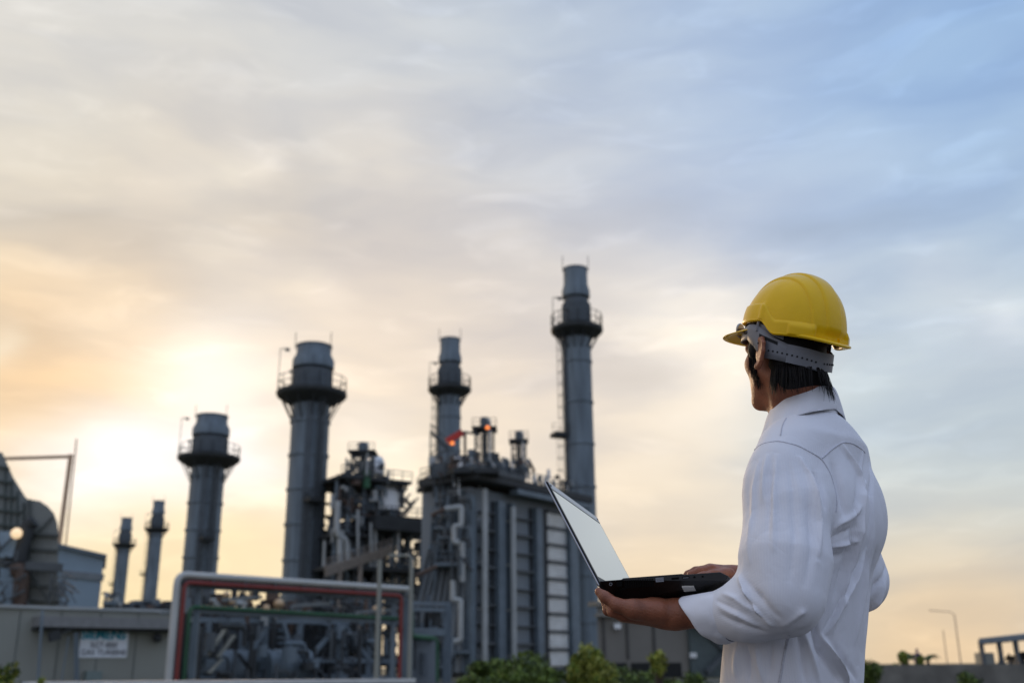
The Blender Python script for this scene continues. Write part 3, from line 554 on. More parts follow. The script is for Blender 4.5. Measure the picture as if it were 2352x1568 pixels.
def machines():
    PM = Plane(P(430, 1500, 62)[:2], P(940, 1500, 74)[:2])
    root = thing('process_frame', 'blue-grey steel frame with diagonal braces and crowded pipework below the pipe bridge', 'steel frame', PM.w(PM.len / 2, 0, -2))
    q = lambda px, py, o=0: PM.at(px, py, o)
    mb = MB()
    for px, py in ((480, 1420), (612, 1410), (690, 1425), (780, 1425), (850, 1425), (925, 1430), (560, 1425)):
        for o in (0, -5): p = q(px, py, o); mb.bar((p[0], p[1], 0), p, .34)
    mb.each('column', M_beam, root)
    mb = MB()
    for py in (1422, 1510, 1548): mb.bar(q(440, py), q(945, py + 8), .3); mb.bar(q(440, py, -5), q(945, py + 8, -5), .3)
    for a, b, c, d in ((780, 1432, 728, 1490), (728, 1490, 690, 1560), (790, 1432, 850, 1520), (690, 1560, 650, 1430), (612, 1440, 560, 1520)): mb.bar(q(a, b, .1), q(c, d, .1), .24)
    mb.each('brace', M_beam, root)
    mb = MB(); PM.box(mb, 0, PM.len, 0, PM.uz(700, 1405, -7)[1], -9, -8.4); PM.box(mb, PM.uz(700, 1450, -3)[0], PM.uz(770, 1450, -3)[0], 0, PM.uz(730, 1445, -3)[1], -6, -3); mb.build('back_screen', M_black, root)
    clutter(root, PM, 260, 440, 935, 1372, 1430, 51, -7, .5, lens=(.4, 2.0), rr=(.04, .16), mats=[M_beam2, M_black, M_rust, M_stackd, M_black])
    clutter(root, PM, 240, 440, 935, 1430, 1568, 52, -4, 2.2, lens=(.6, 3.0), rr=(.05, .16), mats=[M_beam2, M_black, M_black, M_stackd, M_beam])
    clutter(root, PM, 16, 470, 640, 1375, 1405, 54, 0, .6, lens=(.4, 1.0), rr=(.10, .18), mats=[M_rust, M_pale], name='bright_valve')
    for x0, y0, x1, y1, w_ in ((517, 1445, 475, 1504, .34), (538, 1458, 500, 1508, .34), (510, 1512, 480, 1545, .3)): MB().bar(q(x0, y0, 1.5), q(x1, y1, 1.5), w_, .1).build('slanted_panel', M_wallg, root)
    for px, py, r in ((520, 1366, .24), (574, 1374, .2), (532, 1382, .2), (640, 1386, .34), (612, 1396, .24), (865, 1400, .3)):
        p = q(px, py, .8); MB().ball(p, (r, r, r), 12, 8).build('valve_bonnet', mat('polished_brass', (.55, .38, .22), rough=.3, metal=.5), root, True)
    tank = MB(); p = q(528, 1560, .5); p1 = q(575, 1560, .5); tank.tube((p[0] - 1.6, p[1], 1.1), (p1[0], p1[1], 1.0), 1.05, n=26); tank.build('tank', M_stackg, root, True)
    tk2 = MB(); p = q(600, 1560, 0); p1 = q(700, 1560, 0); tk2.tube((p[0], p[1], 1.0), (p1[0], p1[1], 1.0), 1.15, n=26); tk2.build('tank', M_stackg, root, True)
machines()
def side_rack():
    PS = Plane(P(940, 1500, 72)[:2], P(1035, 1500, 76)[:2])
    root = thing('pipe_rack', 'narrow blue-grey pipe rack with green pipes, between the pipe bridge and the boiler house', 'pipe rack', PS.w(PS.len / 2, 0, -1)); q = lambda px, py, o=0: PS.at(px, py, o)
    mb = MB()
    for px, py in ((944, 1382), (1025, 1382), (1032, 1386)):
        for o in (0, -3): p = q(px, py, o); mb.bar((p[0], p[1], 0), p, .4)
    mb.each('column', M_beam, root); mb = MB()
    for py in (1384, 1398, 1445, 1452): mb.bar(q(940, py), q(1032, py + 3), .26)
    mb.each('beam', M_beam, root)
    mb = MB(); mb.path([q(944, 1400, .3), q(944, 1460, .3), q(1003, 1466, .3), V3(*q(1003, 1466, .3)[:2], 0)], .17, 8, .4); mb.build('green_pipe', M_green, root, True)
    clutter(root, PS, 80, 945, 1030, 1395, 1560, 61, -3, 0, lens=(.5, 2), rr=(.05, .2), mats=[M_beam2, M_beam, M_black, M_stackd])
    mb = MB()
    for i in range(7): p = q(975, 1478 + i * 14, -.5); mb.box((p[0], p[1], p[2]), (1.6, 1.2, .42))
    mb.each('fin_cooler', M_panel, root)
side_rack()
M_tan = mat('hazy_tan_steel', (.45, .33, .24), rough=.6)  # pale haze tone put into the base colour of the distant poles
def pole(label, px, py, Y, r, head=None, m_=M_pale):
    p = P(px, py, Y); root = thing('street_lamp' if head else 'pole', label, 'street lamp' if head else 'pole', (p[0], p[1], 0))
    MB().tube((p[0], p[1], 0), (p[0], p[1], p[2]), r * 1.25, r, n=10).build('post', m_, root, True)
    if head:
        e = P(head[0], head[1], Y); MB().path([(p[0], p[1], p[2] - .05), (p[0] + (e[0] - p[0]) * .15, Y, p[2] + (e[2] - p[2]) * .5 + .05), e], r * .7, 8).build('arm', m_, root, True)
        d = (e - p) / np.linalg.norm(e - p); MB().bar(e - d * .1, e + d * .2, .24, .13).build('lamp_head', M_alu if m_ is M_pale else m_, root)
    return root
pole('pale street lamp with a short arm, right of the pipe bridge', 946, 1280, 44, .08, (905, 1275), M_wallg)
pole('pale slim pole without a lamp, crossing the right part of the pipe bridge', 873, 1285, 43, .085, None, M_wallg)
pole('distant street lamp with a long arm at the right, beyond the low wall', 2192, 1410, 150, .075, (2138, 1401), M_tan)
pole('short distant pole left of the far street lamp', 2166, 1446, 150, .06, None, M_tan)
# ================================================================ left side buildings
def low_building():
    PW = Plane(P(-60, 1450, 46)[:2], P(392, 1450, 52)[:2])
    root = thing('low_building', 'long low grey-green plant building with a lighter roof duct, at the left', 'building', PW.w(PW.len / 2, 0, -3))
    zt = PW.uz(100, 1400)[1]; zt = PW.uz(60, 1396)[1]; mb = MB(); PW.box(mb, 0, PW.len, 0, zt, -7, 0); mb.build('wall', M_wallg, root)
    mb = MB(); PW.box(mb, 0, PW.len + .1, zt, zt + .12, -7.1, .15); mb.build('roof', M_pale, root)
    sm = MB(); u = 0
    while u < PW.len: PW.box(sm, u, u + .04, 0, zt - .1, .003, .03); u += 1.8
    sm.each('cladding_seam', mat('seam_shade', (.14, .155, .14), rough=.7), root)
    u0 = PW.uz(76, 1410)[0]; mb = MB(); z0 = PW.uz(200, 1440, .8)[1]; z1 = PW.uz(200, 1416, .8)[1]; PW.box(mb, u0, PW.len, z0, z1, .004, .8); mb.build('roof_duct', mat('grey_duct', (.24, .24, .23), rough=.6), root)
    mb = MB(); PW.box(mb, u0, PW.len, z0 - .14, z0 - .004, .004, .55); mb.build('duct_support', M_black, root)
    fl = MB(); c = PW.at(137, 1456, 1.0); d = PW.at(112, 1463, 1.0); fl.bar(c, d, .22, .42); fl.bar(PW.at(112, 1465, 1), PW.at(165, 1444, .9), .08); fl.build('floodlight', M_black, root)
    mb = MB(); c = PW.at(362, 1464, .3); mb.ball(c, .22, 12, 8); mb.build('horn', M_black, root, True)
    mb = MB(); mb.bar(PW.at(98, 1400, .9), V3(*PW.at(88, 1568, .9)[:2], 0), .09); mb.bar(PW.at(175, 1452, .6), V3(*PW.at(180, 1560, .6)[:2], 0), .16); mb.bar(PW.at(158, 1460, .8), V3(*PW.at(140, 1560, .8)[:2], 0), .05); mb.each('conduit', M_stackg, root)
    mb = MB(); PW.box(mb, PW.uz(192, 1550)[0], PW.uz(228, 1550)[0], 0, PW.uz(210, 1540)[1], .004, .35); mb.build('meter_cabinet', mat('cabinet_green_grey', (.2, .25, .23), rough=.6), root)
    # sign board with lettering
    sg = thing('sign', 'white sign board with teal and grey lettering on the grey-green wall', 'sign', PW.at(238, 1480, .06))
    a, b = PW.uz(183, 1480, .05), PW.uz(293, 1480, .05); za, zb = PW.uz(238, 1450, .05)[1], PW.uz(238, 1509, .05)[1]; mb = MB(); PW.box(mb, a[0], b[0], zb, za, .004, .07); mb.build('board', mat('sign_white', (.88, .92, .94), rough=.5, var=.03), sg)
    ang = math.atan2(PW.u[1], PW.u[0])
    for txt, py, size, m_ in (('SIEMENS', 1466, 1.0, mat('teal_letters', (.0, .32, .42), rough=.5)), ('SGT-800', 1486, .62, mat('grey_letters', (.14, .14, .15), rough=.6)), ('GAS TURBINE', 1503, .62, mat('grey_letters', (.14, .14, .15), rough=.6))):
        cu = bpy.data.curves.new('lettering', 'FONT'); cu.body = txt; cu.align_x = 'CENTER'; cu.size = .56 * size; cu.extrude = .008; cu.offset = .022 if size == 1 else .006
        tmp = bpy.data.objects.new('tmp', cu); SC.collection.objects.link(tmp); dg = bpy.context.evaluated_depsgraph_get(); me = bpy.data.meshes.new_from_object(tmp.evaluated_get(dg)); bpy.data.objects.remove(tmp)
        c = PW.at(238, py, .08); Mx = Matrix.Translation(Vector(tuple(c - np.array(sg.location)))) @ Matrix.Rotation(ang, 4, 'Z') @ Matrix.Rotation(R(90), 4, 'X'); me.transform(Mx); me.materials.clear(); me.materials.append(m_)
        o = bpy.data.objects.new('lettering', me); SC.collection.objects.link(o); o.parent = sg
low_building()
def filter_house():
    Y = 66; q = lambda px, py, y=Y: P(px, py, y)
    root = thing('intake_duct_house', 'grey intake house with sloping ribbed hood and rounded duct, far left', 'industrial duct', (q(60, 1400)[0], Y + 2, 0))
    def ext(poly, d, name, m_, y=Y):
        A = [q(px, py, y) for px, py in poly]; n = len(A); B = [V3(p[0] * (y + d) / y, p[1] + d, p[2]) for p in A]
        return MB().add(A + B, [[i, (i + 1) % n, n + (i + 1) % n, n + i] for i in range(n)] + [list(range(n))[::-1], list(range(n, 2 * n))]).build(name, m_, root)
    ext([(-160, 1400), (68, 1400), (68, 1150), (58, 1140), (30, 1095), (5, 1038), (-60, 1038), (-160, 1038)], 4, 'sloping_hood', mat('hood_grey', (.20, .22, .205), rough=.6, var=.06))
    arc = [(68, 1400), (134, 1400), (134, 1225), (132, 1200), (124, 1178), (110, 1162), (92, 1150), (68, 1146)]
    ext(arc, 4, 'rounded_duct', mat('duct_grey', (.21, .22, .195), rough=.6, var=.05), Y - .3)
    rb = MB()
    for k in range(7): rb.bar(q(-60, 1062 + k * 34, Y - .12), q(20 + k * 9 if k < 6 else 68, 1074 + k * 34, Y - .12), .28, .12)
    for k in range(5): rb.bar(q(12 + k * 14, 1075 + k * 26, Y - .1), q(8 + k * 14, 1300, Y - .1), .09, .1)
    rb.each('hood_rib', mat('rib_dark', (.07, .09, .08), rough=.6), root)
    r2 = MB()
    for py, th in ((1227, .34), (1262, .2), (1300, .3), (1345, .2), (1380, .2)): r2.bar(q(70, py - 2, Y - .42), q(134, py + 2, Y - .42), th, .16)
    r2.bar(q(72, 1240, Y - .4), q(120, 1186, Y - .4), .1); r2.bar(q(66, 1310, Y - .5), q(114, 1385, Y - .5), .1); r2.bar(q(66, 1146, Y - .4), q(66, 1300, Y - .4), .2); r2.each('duct_rib', mat('rib_mid', (.09, .10, .09), rough=.6), root)
    sl = MB(); sl.bar(q(60, 1298, Y - 1.4), q(142, 1303, Y - 1.4), .28, .5); sl.build('service_platform', M_beam2, root)
    pc = MB(); pc.path([q(78, 1196, Y - 1), q(62, 1208, Y - 1), q(60, 1225, Y - 1), q(50, 1262, Y - 1), q(44, 1290, Y - 1)], .42, 12, .5); pc.build('dark_elbow', M_black, root, True)
    pc = MB(); pc.path([q(30, 1312, Y - 1.2), q(48, 1305, Y - 1.2), q(50, 1330, Y - 1.2), q(44, 1392, Y - 1.2)], .45, 12, .8); pc.build('dark_elbow', M_rust, root, True)
    MB().ball(q(38, 1224, Y - 1.6), .34, 16, 10).build('sun_bokeh_ball', mat('sun_bokeh_glow', (.8, .6, .4), rough=.4, emit=(1.0, .72, .42), estr=.85), root, True)  # glowing ball added for the blurred sun through a gap, not a lamp
    vw = MB(); vw.box(tuple(q(30, 1250, Y - .9)), (1.7, .5, 1.6)); vw.box(tuple(q(16, 1350, Y - .9)), (1.3, .5, 2.4)); vw.each('pale_panel', M_bluew, root)
    rd = random.Random(12); cl = MB()
    for i in range(60):
        a = q(rd.uniform(-20, 60), rd.uniform(1250, 1390), Y - rd.uniform(.5, 2)); cl.bar(a, a + V3(rd.uniform(-1, 1), 0, rd.uniform(-1, 1)), rd.uniform(.05, .14))
    for i in range(50):
        a = q(rd.uniform(110, 158), rd.uniform(1310, 1398), Y - rd.uniform(.3, 2)); cl.bar(a, a + V3(rd.choice([0, 0, .8]), 0, rd.uniform(-1.2, .2)), rd.uniform(.04, .1))
    tag(cl.build('scaffold_pipework', M_beam2, root), kind='stuff')
filter_house()
def blue_building():
    Y = 84; q = lambda px, py, y=Y: P(px, py, y); z1, z2 = q(142, 1256)[2], q(246, 1280)[2]; x0, x1 = q(140, 1300)[0], q(247, 1300)[0]; xb = (x1 - .35) * (Y + 9) / Y
    root = thing('blue_building', 'pale blue metal building with a sloping roof, behind the rounded duct', 'building', ((x0 + x1) / 2, Y + 4, 0))
    mb = MB(); mb.hexa([V3(x0 - 8, Y, 0), V3(x1 - .35, Y, 0), V3(xb, Y + 9, 0), V3(x0 - 8, Y + 9, 0), V3(x0 - 8, Y, z1 + (z1 - z2) * 2), V3(x1 - .35, Y, z2), V3(xb, Y + 9, z2), V3(x0 - 8, Y + 9, z1 + (z1 - z2) * 2)]); mb.build('wall', M_bluew, root)
    mb = MB(); mb.hexa([V3(x0 - 8, Y - .4, z1 + (z1 - z2) * 2 + .01), V3(x1, Y - .4, z2 - .06), V3(xb + .1, Y + 9.3, z2 - .06), V3(x0 - 8, Y + 9.3, z1 + (z1 - z2) * 2 + .01), V3(x0 - 8, Y - .4, z1 + (z1 - z2) * 2 + .3), V3(x1, Y - .4, z2 + .22), V3(xb + .1, Y + 9.3, z2 + .22), V3(x0 - 8, Y + 9.3, z1 + (z1 - z2) * 2 + .3)]); mb.build('roof', M_beam, root)
    mb = MB(); mb.bar(q(140, 1316, Y - .05), q(238, 1326, Y - .05), .14, .55); mb.build('ledge', mat('ledge_grey', (.2, .23, .24), rough=.6), root)
blue_building()
def mast():
    Y = 100; a, b = P(176, 1008, Y), P(139, 1255, Y); root = thing('mast', 'tall thin glare-tinted mast with a horizontal beam, behind the grey intake', 'mast', (a[0], Y, 0)); M = mat('glare_tan_steel', (.62, .42, .26), rough=.6)  # tan base colour carries the glare of the sky around the mast
    x = P(139, 1255, Y)[0] + .6; MB().tube((x, Y + .3, 0), (a[0], Y, a[2]), .10, .08, n=8).build('mast_pole', M, root, True)
    c = P(163, 1043, Y - .2); MB().bar((b[0] - .2, Y - .2, 0), c, .34).build('post', M, root); MB().bar(P(6, 1053, Y - .2), P(166, 1048, Y - .2), .3, .3).build('beam', M, root)
mast()
# far tangle of pipes between the far chimneys
def far_pipes():
    Y = 200; PQ = Plane(P(235, 1380, Y)[:2], P(395, 1380, Y + 6)[:2]); root = thing('far_pipework', 'distant tangle of pipes and small vents at the foot of the two far chimneys', 'pipework', PQ.w(PQ.len / 2, 0, -2))
    clutter(root, PQ, 160, 236, 385, 1384, 1420, 71, -5, 2, lens=(.8, 4), rr=(.12, .5), mats=[M_beam2, M_beam, M_rust, M_stackd])
    clutter(root, PQ, 40, 234, 262, 1360, 1410, 72, -5, 2, lens=(1, 4), rr=(.1, .35), mats=[M_beam2, M_pale])
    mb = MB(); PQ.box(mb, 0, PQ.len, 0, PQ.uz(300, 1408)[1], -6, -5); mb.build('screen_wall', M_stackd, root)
    mb = MB(); PQ.box(mb, PQ.uz(372, 1400)[0], PQ.uz(392, 1400)[0], 0, PQ.uz(380, 1382)[1], 0, 2); mb.build('cabinet', M_black, root)
far_pipes()
# ================================================================ right side
def beige():
    PR = Plane(P(1372, 1450, 86)[:2], P(1672, 1450, 92)[:2]); root = thing('beige_building', 'beige plant building with dark openings along its base, behind the man\'s forearm', 'building', PR.w(PR.len / 2, 0, -4))
    z1 = PR.uz(1450, 1392)[1]; mb = MB(); A = PR.w(0, 0, 0); B = PR.w(PR.len, 0, 0); A2 = V3(A[0] * (A[1] + 8) / A[1], A[1] + 8, 0); B2 = V3(B[0] + 1, B[1] + 8, 0); up_ = V3(0, 0, z1); mb.hexa([A, B, B2, A2, A + up_, B + up_, B2 + up_, A2 + up_]); mb.build('wall', M_beige, root); U = lambda px: PR.uz(px, 1450)[0]; Z = lambda py: PR.uz(1480, py)[1]
    mb = MB(); PR.box(mb, -.2, U(1580), Z(1417), Z(1411), .003, .5); PR.box(mb, -.1, PR.len + .2, z1 + .003, z1 + .35, -1.2, .3); mb.each('roof_edge', mat('beige_trim', (.26, .24, .2), rough=.8), root)
    mb = MB()
    for a in (1383, 1437, 1498): PR.box(mb, U(a), U(a + 5), Z(1512), Z(1418), .004, .12)
    mb.each('wall_groove', mat('groove_shade', (.085, .08, .07), rough=.9), root)
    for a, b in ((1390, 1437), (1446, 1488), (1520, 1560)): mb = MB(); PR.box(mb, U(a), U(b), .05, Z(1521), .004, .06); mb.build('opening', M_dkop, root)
    mb = MB(); PR.box(mb, U(1578), PR.len - .01, .05, Z(1424), .004, .35); mb.build('stair_tower_wall', mat('teal_grey_wall', (.10, .125, .12), rough=.8), root)
    mb = MB(); PR.box(mb, U(1576), U(1622), Z(1434), Z(1426), .36, 1.6); mb.bar(PR.w(U(1625), Z(1440), 1), PR.w(U(1655), Z(1470), 1), .4); mb.bar(PR.w(U(1655), Z(1490), 1), PR.w(U(1600), Z(1545), 1), .4); mb.bar(PR.w(U(1600), Z(1440), .5), PR.w(U(1655), Z(1500), .5), .2); mb.build('stair', M_beam2, root)
    for px, py in ((1418, 1437), (1592, 1504)): c = PR.at(px, py, .4); MB().box(tuple(c), (.55, .3, .4)).build('wall_light', M_alu, root)
beige()
def low_wall(): 
    Y = 42; a, b = P(1960, 1527, Y), P(2250, 1524, Y); mb = MB(); x0, x1 = P(1300, 1525, Y)[0], P(2480, 1525, Y)[0]; mb.box(((x0 + x1) / 2 + 6.2, Y + .1, a[2] / 2), (x1 - x0 - 9, .2, a[2])); o = mb.build('wall', mat('grey_boundary_wall', (.17, .16, .135), rough=.85, var=.3, scale=1.2), loc=((x0 + x1) / 2, Y, 0)); tag(o, 'low grey boundary wall at the right, below the far street lamp', 'wall')
low_wall()
def kerbwall():
    Y = 17.5; x0, x1 = P(60, 1565, Y)[0], P(945, 1565, Y)[0]; z = P(250, 1563, Y)[2]; root = thing('parapet', 'low white parapet along the bottom left edge of the photo', 'low wall', ((x0 + x1) / 2, Y, 0)); MB().box(((x0 + x1) / 2, Y + .1, z / 2 - .03), (x1 - x0, .16, z - .06)).build('parapet_wall', M_conc, root); MB().box(((x0 + x1) / 2, Y + .1, z - .03), (x1 - x0 + .1, .26, .06)).build('coping', mat('white_coping', (.6, .62, .6), rough=.6), root)
kerbwall()
def shelter():
    Y = 72; q = lambda px, py, y=Y: P(px, py, y); a = q(2248, 1464); root = thing('shelter', 'open steel shelter with a flat grey roof over machinery, at the right edge', 'shelter', (q(2330, 1500)[0], Y + 2, 0)); x0, x1 = q(2248, 1470)[0], q(2440, 1470)[0]; z = q(2300, 1470)[2]
    MB().hexa([V3(x0, Y, z - .2), V3(x1, Y, z + .2), V3(x1, Y + 5, z + .2), V3(x0 * (Y + 5) / Y, Y + 5, z - .2), V3(x0, Y, z + .15), V3(x1, Y, z + .6), V3(x1, Y + 5, z + .6), V3(x0 * (Y + 5) / Y, Y + 5, z + .15)]).build('roof', mat('shelter_roof_grey', (.20, .23, .24), rough=.6), root)
    for px, y in ((2256, Y + .3), (2256, Y + 4.6), (2298, Y + .3), (2336, Y + .3), (2336, Y + 4.6), (2400, Y + .3)): p = q(px, 1500, y); MB().bar((p[0], y, 0), (p[0], y, z), .26).build('post', M_beam2, root)
    mb = MB(); mb.box((q(2350, 1538)[0], Y + 2.4, q(2330, 1534)[2]), (x1 - x0 - 2.2, 3.5, .35)); mb.box((q(2278, 1520)[0], Y + 1, .9), (.9, 1, 1.5)); mb.build('bench_deck', M_wallg, root)
    rd = random.Random(8); mm = MB(); c = q(2338, 1514, Y + 1.5)
    for i in range(26): p = c + V3(rd.uniform(-.5, .9), rd.uniform(-.5, .5), rd.uniform(-.35, .45)); mm.ball(p, (rd.uniform(.12, .3), .25, rd.uniform(.1, .28)), 8, 6)
    for i in range(14): p = c + V3(rd.uniform(-1, 1.2), 0, rd.uniform(-.5, .3)); mm.bar(p, p + V3(rd.uniform(-.5, .5), 0, rd.uniform(-.4, .6)), .07)
    tag(mm.build('engine', M_black, root), kind='stuff')
    mb = MB()
    for i in range(12): p = q(2290 + i * 12, 1550, Y); mb.bar((p[0], Y, 0), (p[0] + .3, Y, 1.1), .12)
    mb.each('rail_post', M_beam2, root)
shelter()
# small things standing along the far wall
def far_person(px, py0, py1, Y, m_shirt):
    a = P(px, py0, Y); h = 1.68; z0 = P(px, py1, Y)[2]; root = thing('person', 'tiny distant figure in a purple top standing beyond the low wall', 'person', (a[0], Y, z0 - .75)); S = SDF()
    c = V3(a[0], Y, z0 - .75); S.ell(c + V3(0, 0, h - .11), (.075, .09, .11), k=.02); S.cap(c + V3(0, 0, h - .25), c + V3(0, 0, h - .5), .07, .15, k=.05); S.cap(c + V3(0, 0, h - .5), c + V3(0, 0, .9), .16, .14, k=.05)
    for s in (1, -1): S.chain([c + V3(s * .18, 0, h - .32), c + V3(s * .24, 0, 1.1), c + V3(s * .2, -.08, .85)], [.05, .04, .035], k=.03); S.chain([c + V3(s * .09, 0, .9), c + V3(s * .1, 0, .48), c + V3(s * .1, .02, .05)], [.09, .065, .05], k=.03)
    V, F = mesh_sdf(S, c - V3(.4, .4, .05), c + V3(.4, .4, h + .05), .03); b = link('body', V, F, m_shirt, root, smooth=True); return root
# ================================================================ signed-distance sculpting
def _smin(a, b, k):
    h = np.clip(.5 + .5 * (b - a) / k, 0, 1); return b + (a - b) * h - k * h * (1 - h)
class SDF:
    def __init__(s): s.p = []
    def sub(s, other, kf, kmax):
        c = np.mean([q[1] for q in other.p], 0); r = max(np.linalg.norm(q[1] - c) + q[2] for q in other.p)
        s.p.append((other.ev, c, r, (kf, kmax), '+')); return s
    def ell(s, c, r, M=None, k=.01, op='+', pw=2.0):
        c = np.array(c, float); r = np.array(r if hasattr(r, '__len__') else (r, r, r), float); M = np.eye(3) if M is None else np.asarray(M)
        def f(x):
            q = (x - c) @ M.T
            if pw == 2: k0 = np.sqrt(((q / r) ** 2).sum(-1)); k1 = np.sqrt(((q / (r * r)) ** 2).sum(-1)) + 1e-9; return k0 * (k0 - 1) / k1
            return ((np.abs(q / r) ** pw).sum(-1) ** (1 / pw) - 1) * r.min()
        s.p.append((f, c, r.max() * 1.15, k, op)); return s
    def cap(s, a, b, ra, rb=None, k=.01, op='+', flat=None):
        a = np.array(a, float); b = np.array(b, float); rb = ra if rb is None else rb; ab = b - a; l2 = ab @ ab + 1e-12
        def f(x):
            q = x - a; t = np.clip((q @ ab) / l2, 0, 1); e = q - t[..., None] * ab
            if flat is not None: # flat=(axis, factor): squashed along axis
                ax, fa = flat; d = e @ ax; e = e + (d * (1 / fa - 1))[..., None] * ax
                return (np.sqrt((e * e).sum(-1)) - (ra + (rb - ra) * t)) * min(1, fa)
            return np.sqrt((e * e).sum(-1)) - (ra + (rb - ra) * t)
        s.p.append((f, (a + b) / 2, math.sqrt(l2) / 2 + max(ra, rb), k, op)); return s
    def chain(s, pts, rs, k=.01, op='+', flat=None):
        for i in range(len(pts) - 1): s.cap(pts[i], pts[i + 1], rs[i], rs[i + 1], k, op, flat)
        return s
    def col(s, secs, pw=2.3, k=.02, op='+', fx=(1, 0), ly=(0, 1)):
        """upright column: secs = (z, x, y, half along fx, half along ly)"""
        secs = sorted(secs); S = np.array(secs, float); fx = np.array(fx, float); ly = np.array(ly, float)
        c = np.array([S[:, 1].mean(), S[:, 2].mean(), S[:, 0].mean()]); rad = np.linalg.norm([S[:, 3].max(), S[:, 4].max(), (S[-1, 0] - S[0, 0]) / 2]) * 1.05
        zz = np.linspace(S[0, 0], S[-1, 0], 80)
        def sm(i):
            v = np.interp(zz, S[:, 0], S[:, i]); kk = np.ones(7) / 7; return np.convolve(np.pad(v, 3, 'edge'), kk, 'valid')
        T = [sm(i) for i in (1, 2, 3, 4)]
        def f(x):
            z = x[..., 2]; cx, cy, ra, rb = (np.interp(z, zz, t) for t in T)
            dx = x[..., 0] - cx; dy = x[..., 1] - cy; u = dx * fx[0] + dy * fx[1]; v = dx * ly[0] + dy * ly[1]
            q = (np.abs(u / ra) ** pw + np.abs(v / rb) ** pw) ** (1 / pw); d = (q - 1) * np.minimum(ra, rb)
            dz = np.maximum(S[0, 0] - z, z - S[-1, 0]); return np.where(dz > 0, np.sqrt(np.maximum(d, 0) ** 2 + dz ** 2), np.maximum(d, dz))
        s.p.append((f, c, rad, k, op)); return s
    def ev(s, x, act=None):
        d = np.full(x.shape[:-1], 1.0)
        for i, (f, c, r, k, op) in enumerate(s.p):
            if act is not None and not act[i]: continue
            v = f(x)
            if isinstance(k, tuple): k = k[0](x)
            if op == '+': d = _smin(d, v, k)
            elif op == '-': d = -_smin(-d, v, k)
            else: d = -_smin(-d, -v, k)      # intersection
        return d
def mesh_sdf(S, lo, hi, h, NB=14):
    lo = np.array(lo, float); hi = np.array(hi, float); n = np.ceil((hi - lo) / h).astype(int) + 1; half = NB * h / 2; diag = math.sqrt(3) * (half + h)
    keys = []; poss = []; quads = []
    C8 = [(a, b, c) for a in (0, 1) for b in (0, 1) for c in (0, 1)]
    ED = [(p, q) for p in range(8) for q in range(p + 1, 8) if sum(abs(C8[p][i] - C8[q][i]) for i in range(3)) == 1]
    ny, nz = n[1] + NB * 2, n[2] + NB * 2
    for bi in range(0, n[0], NB):
        for bj in range(0, n[1], NB):
            for bk in range(0, n[2], NB):
                b0 = np.array([bi, bj, bk]); cen = lo + (b0 + (NB - 1) / 2) * h
                act = [op == '&' or np.linalg.norm(cen - c) - r < diag + (k[1] if isinstance(k, tuple) else k) * 1.5 + .004 for (f, c, r, k, op) in S.p]
                if not any(a and p[4] == '+' for a, p in zip(act, S.p)): continue
                if abs(S.ev(cen[None], act)[0]) > diag * 1.7 + .01: continue
                g = np.arange(-1, NB + 1); I, J, K = np.meshgrid(g + bi, g + bj, g + bk, indexing='ij')
                X = lo + np.stack([I, J, K], -1) * h; V = S.ev(X, act); ins = V < 0
                if ins.all() or not ins.any(): continue
                m = NB + 1; cv = [V[a:a + m, b:b + m, c:c + m] for a, b, c in C8]; ci = [v < 0 for v in cv]
                mixed = np.logical_or.reduce(ci) & ~np.logical_and.reduce(ci)
                acc = np.zeros((m, m, m, 3)); cnt = np.zeros((m, m, m))
                for p, q in ED:
                    mk = ci[p] != ci[q]; den = cv[p] - cv[q]; t = np.where(mk, cv[p] / np.where(mk, den, 1), 0); 
                    for i in range(3): acc[..., i] += mk * (C8[p][i] + t * (C8[q][i] - C8[p][i]))
                    cnt += mk
                base = np.stack([I, J, K], -1)[:m, :m, :m]
                kid = (base[..., 0] + 1) * ny * nz + (base[..., 1] + 1) * nz + base[..., 2] + 1
                w_ = np.where(mixed); keys.append(kid[w_]); poss.append(lo + (base[w_] + acc[w_] / cnt[w_][:, None]) * h)
                r_ = slice(1, NB + 1); A = [(1, 0, 0), (0, 1, 0), (0, 0, 1)]
                for ax in range(3):
                    i0 = ins[1:NB + 1, 1:NB + 1, 1:NB + 1]; sl_ = [slice(1, NB + 1)] * 3; sl_[ax] = slice(2, NB + 2); i1 = ins[tuple(sl_)]
                    e1, e2 = [d for d in range(3) if d != ax]
                    for flip in (0, 1):
                        mk = (i0 & ~i1) if flip == 0 else (~i0 & i1); idx = np.argwhere(mk) + 1
                        if not len(idx): continue
                        o1 = np.zeros(3, int); o1[e1] = 1; o2 = np.zeros(3, int); o2[e2] = 1
                        cs = [idx - o1 - o2, idx - o2, idx, idx - o1]
                        q = np.stack([kid[c[:, 0], c[:, 1], c[:, 2]] for c in cs], 1)
                        if (flip == 0) == (ax == 1): q = q[:, ::-1]
                        quads.append(q)
    keys = np.concatenate(keys); poss = np.concatenate(poss); quads = np.concatenate(quads)
    uk, ui = np.unique(keys, return_index=True); P_ = poss[ui]; F = np.searchsorted(uk, quads)
    return P_, F
def relax(V, F, it=2, lam=.5):
    n = len(V); e = np.concatenate([F[:, [0, 1]], F[:, [1, 2]], F[:, [2, 3]], F[:, [3, 0]]]); e = np.concatenate([e, e[:, ::-1]])
    cnt = np.bincount(e[:, 0], minlength=n)[:, None]
    for _ in range(it):
        s_ = np.stack([np.bincount(e[:, 0], V[e[:, 1], i], n) for i in range(3)], 1) / np.maximum(cnt, 1); V = V + lam * (s_ - V)
    return V
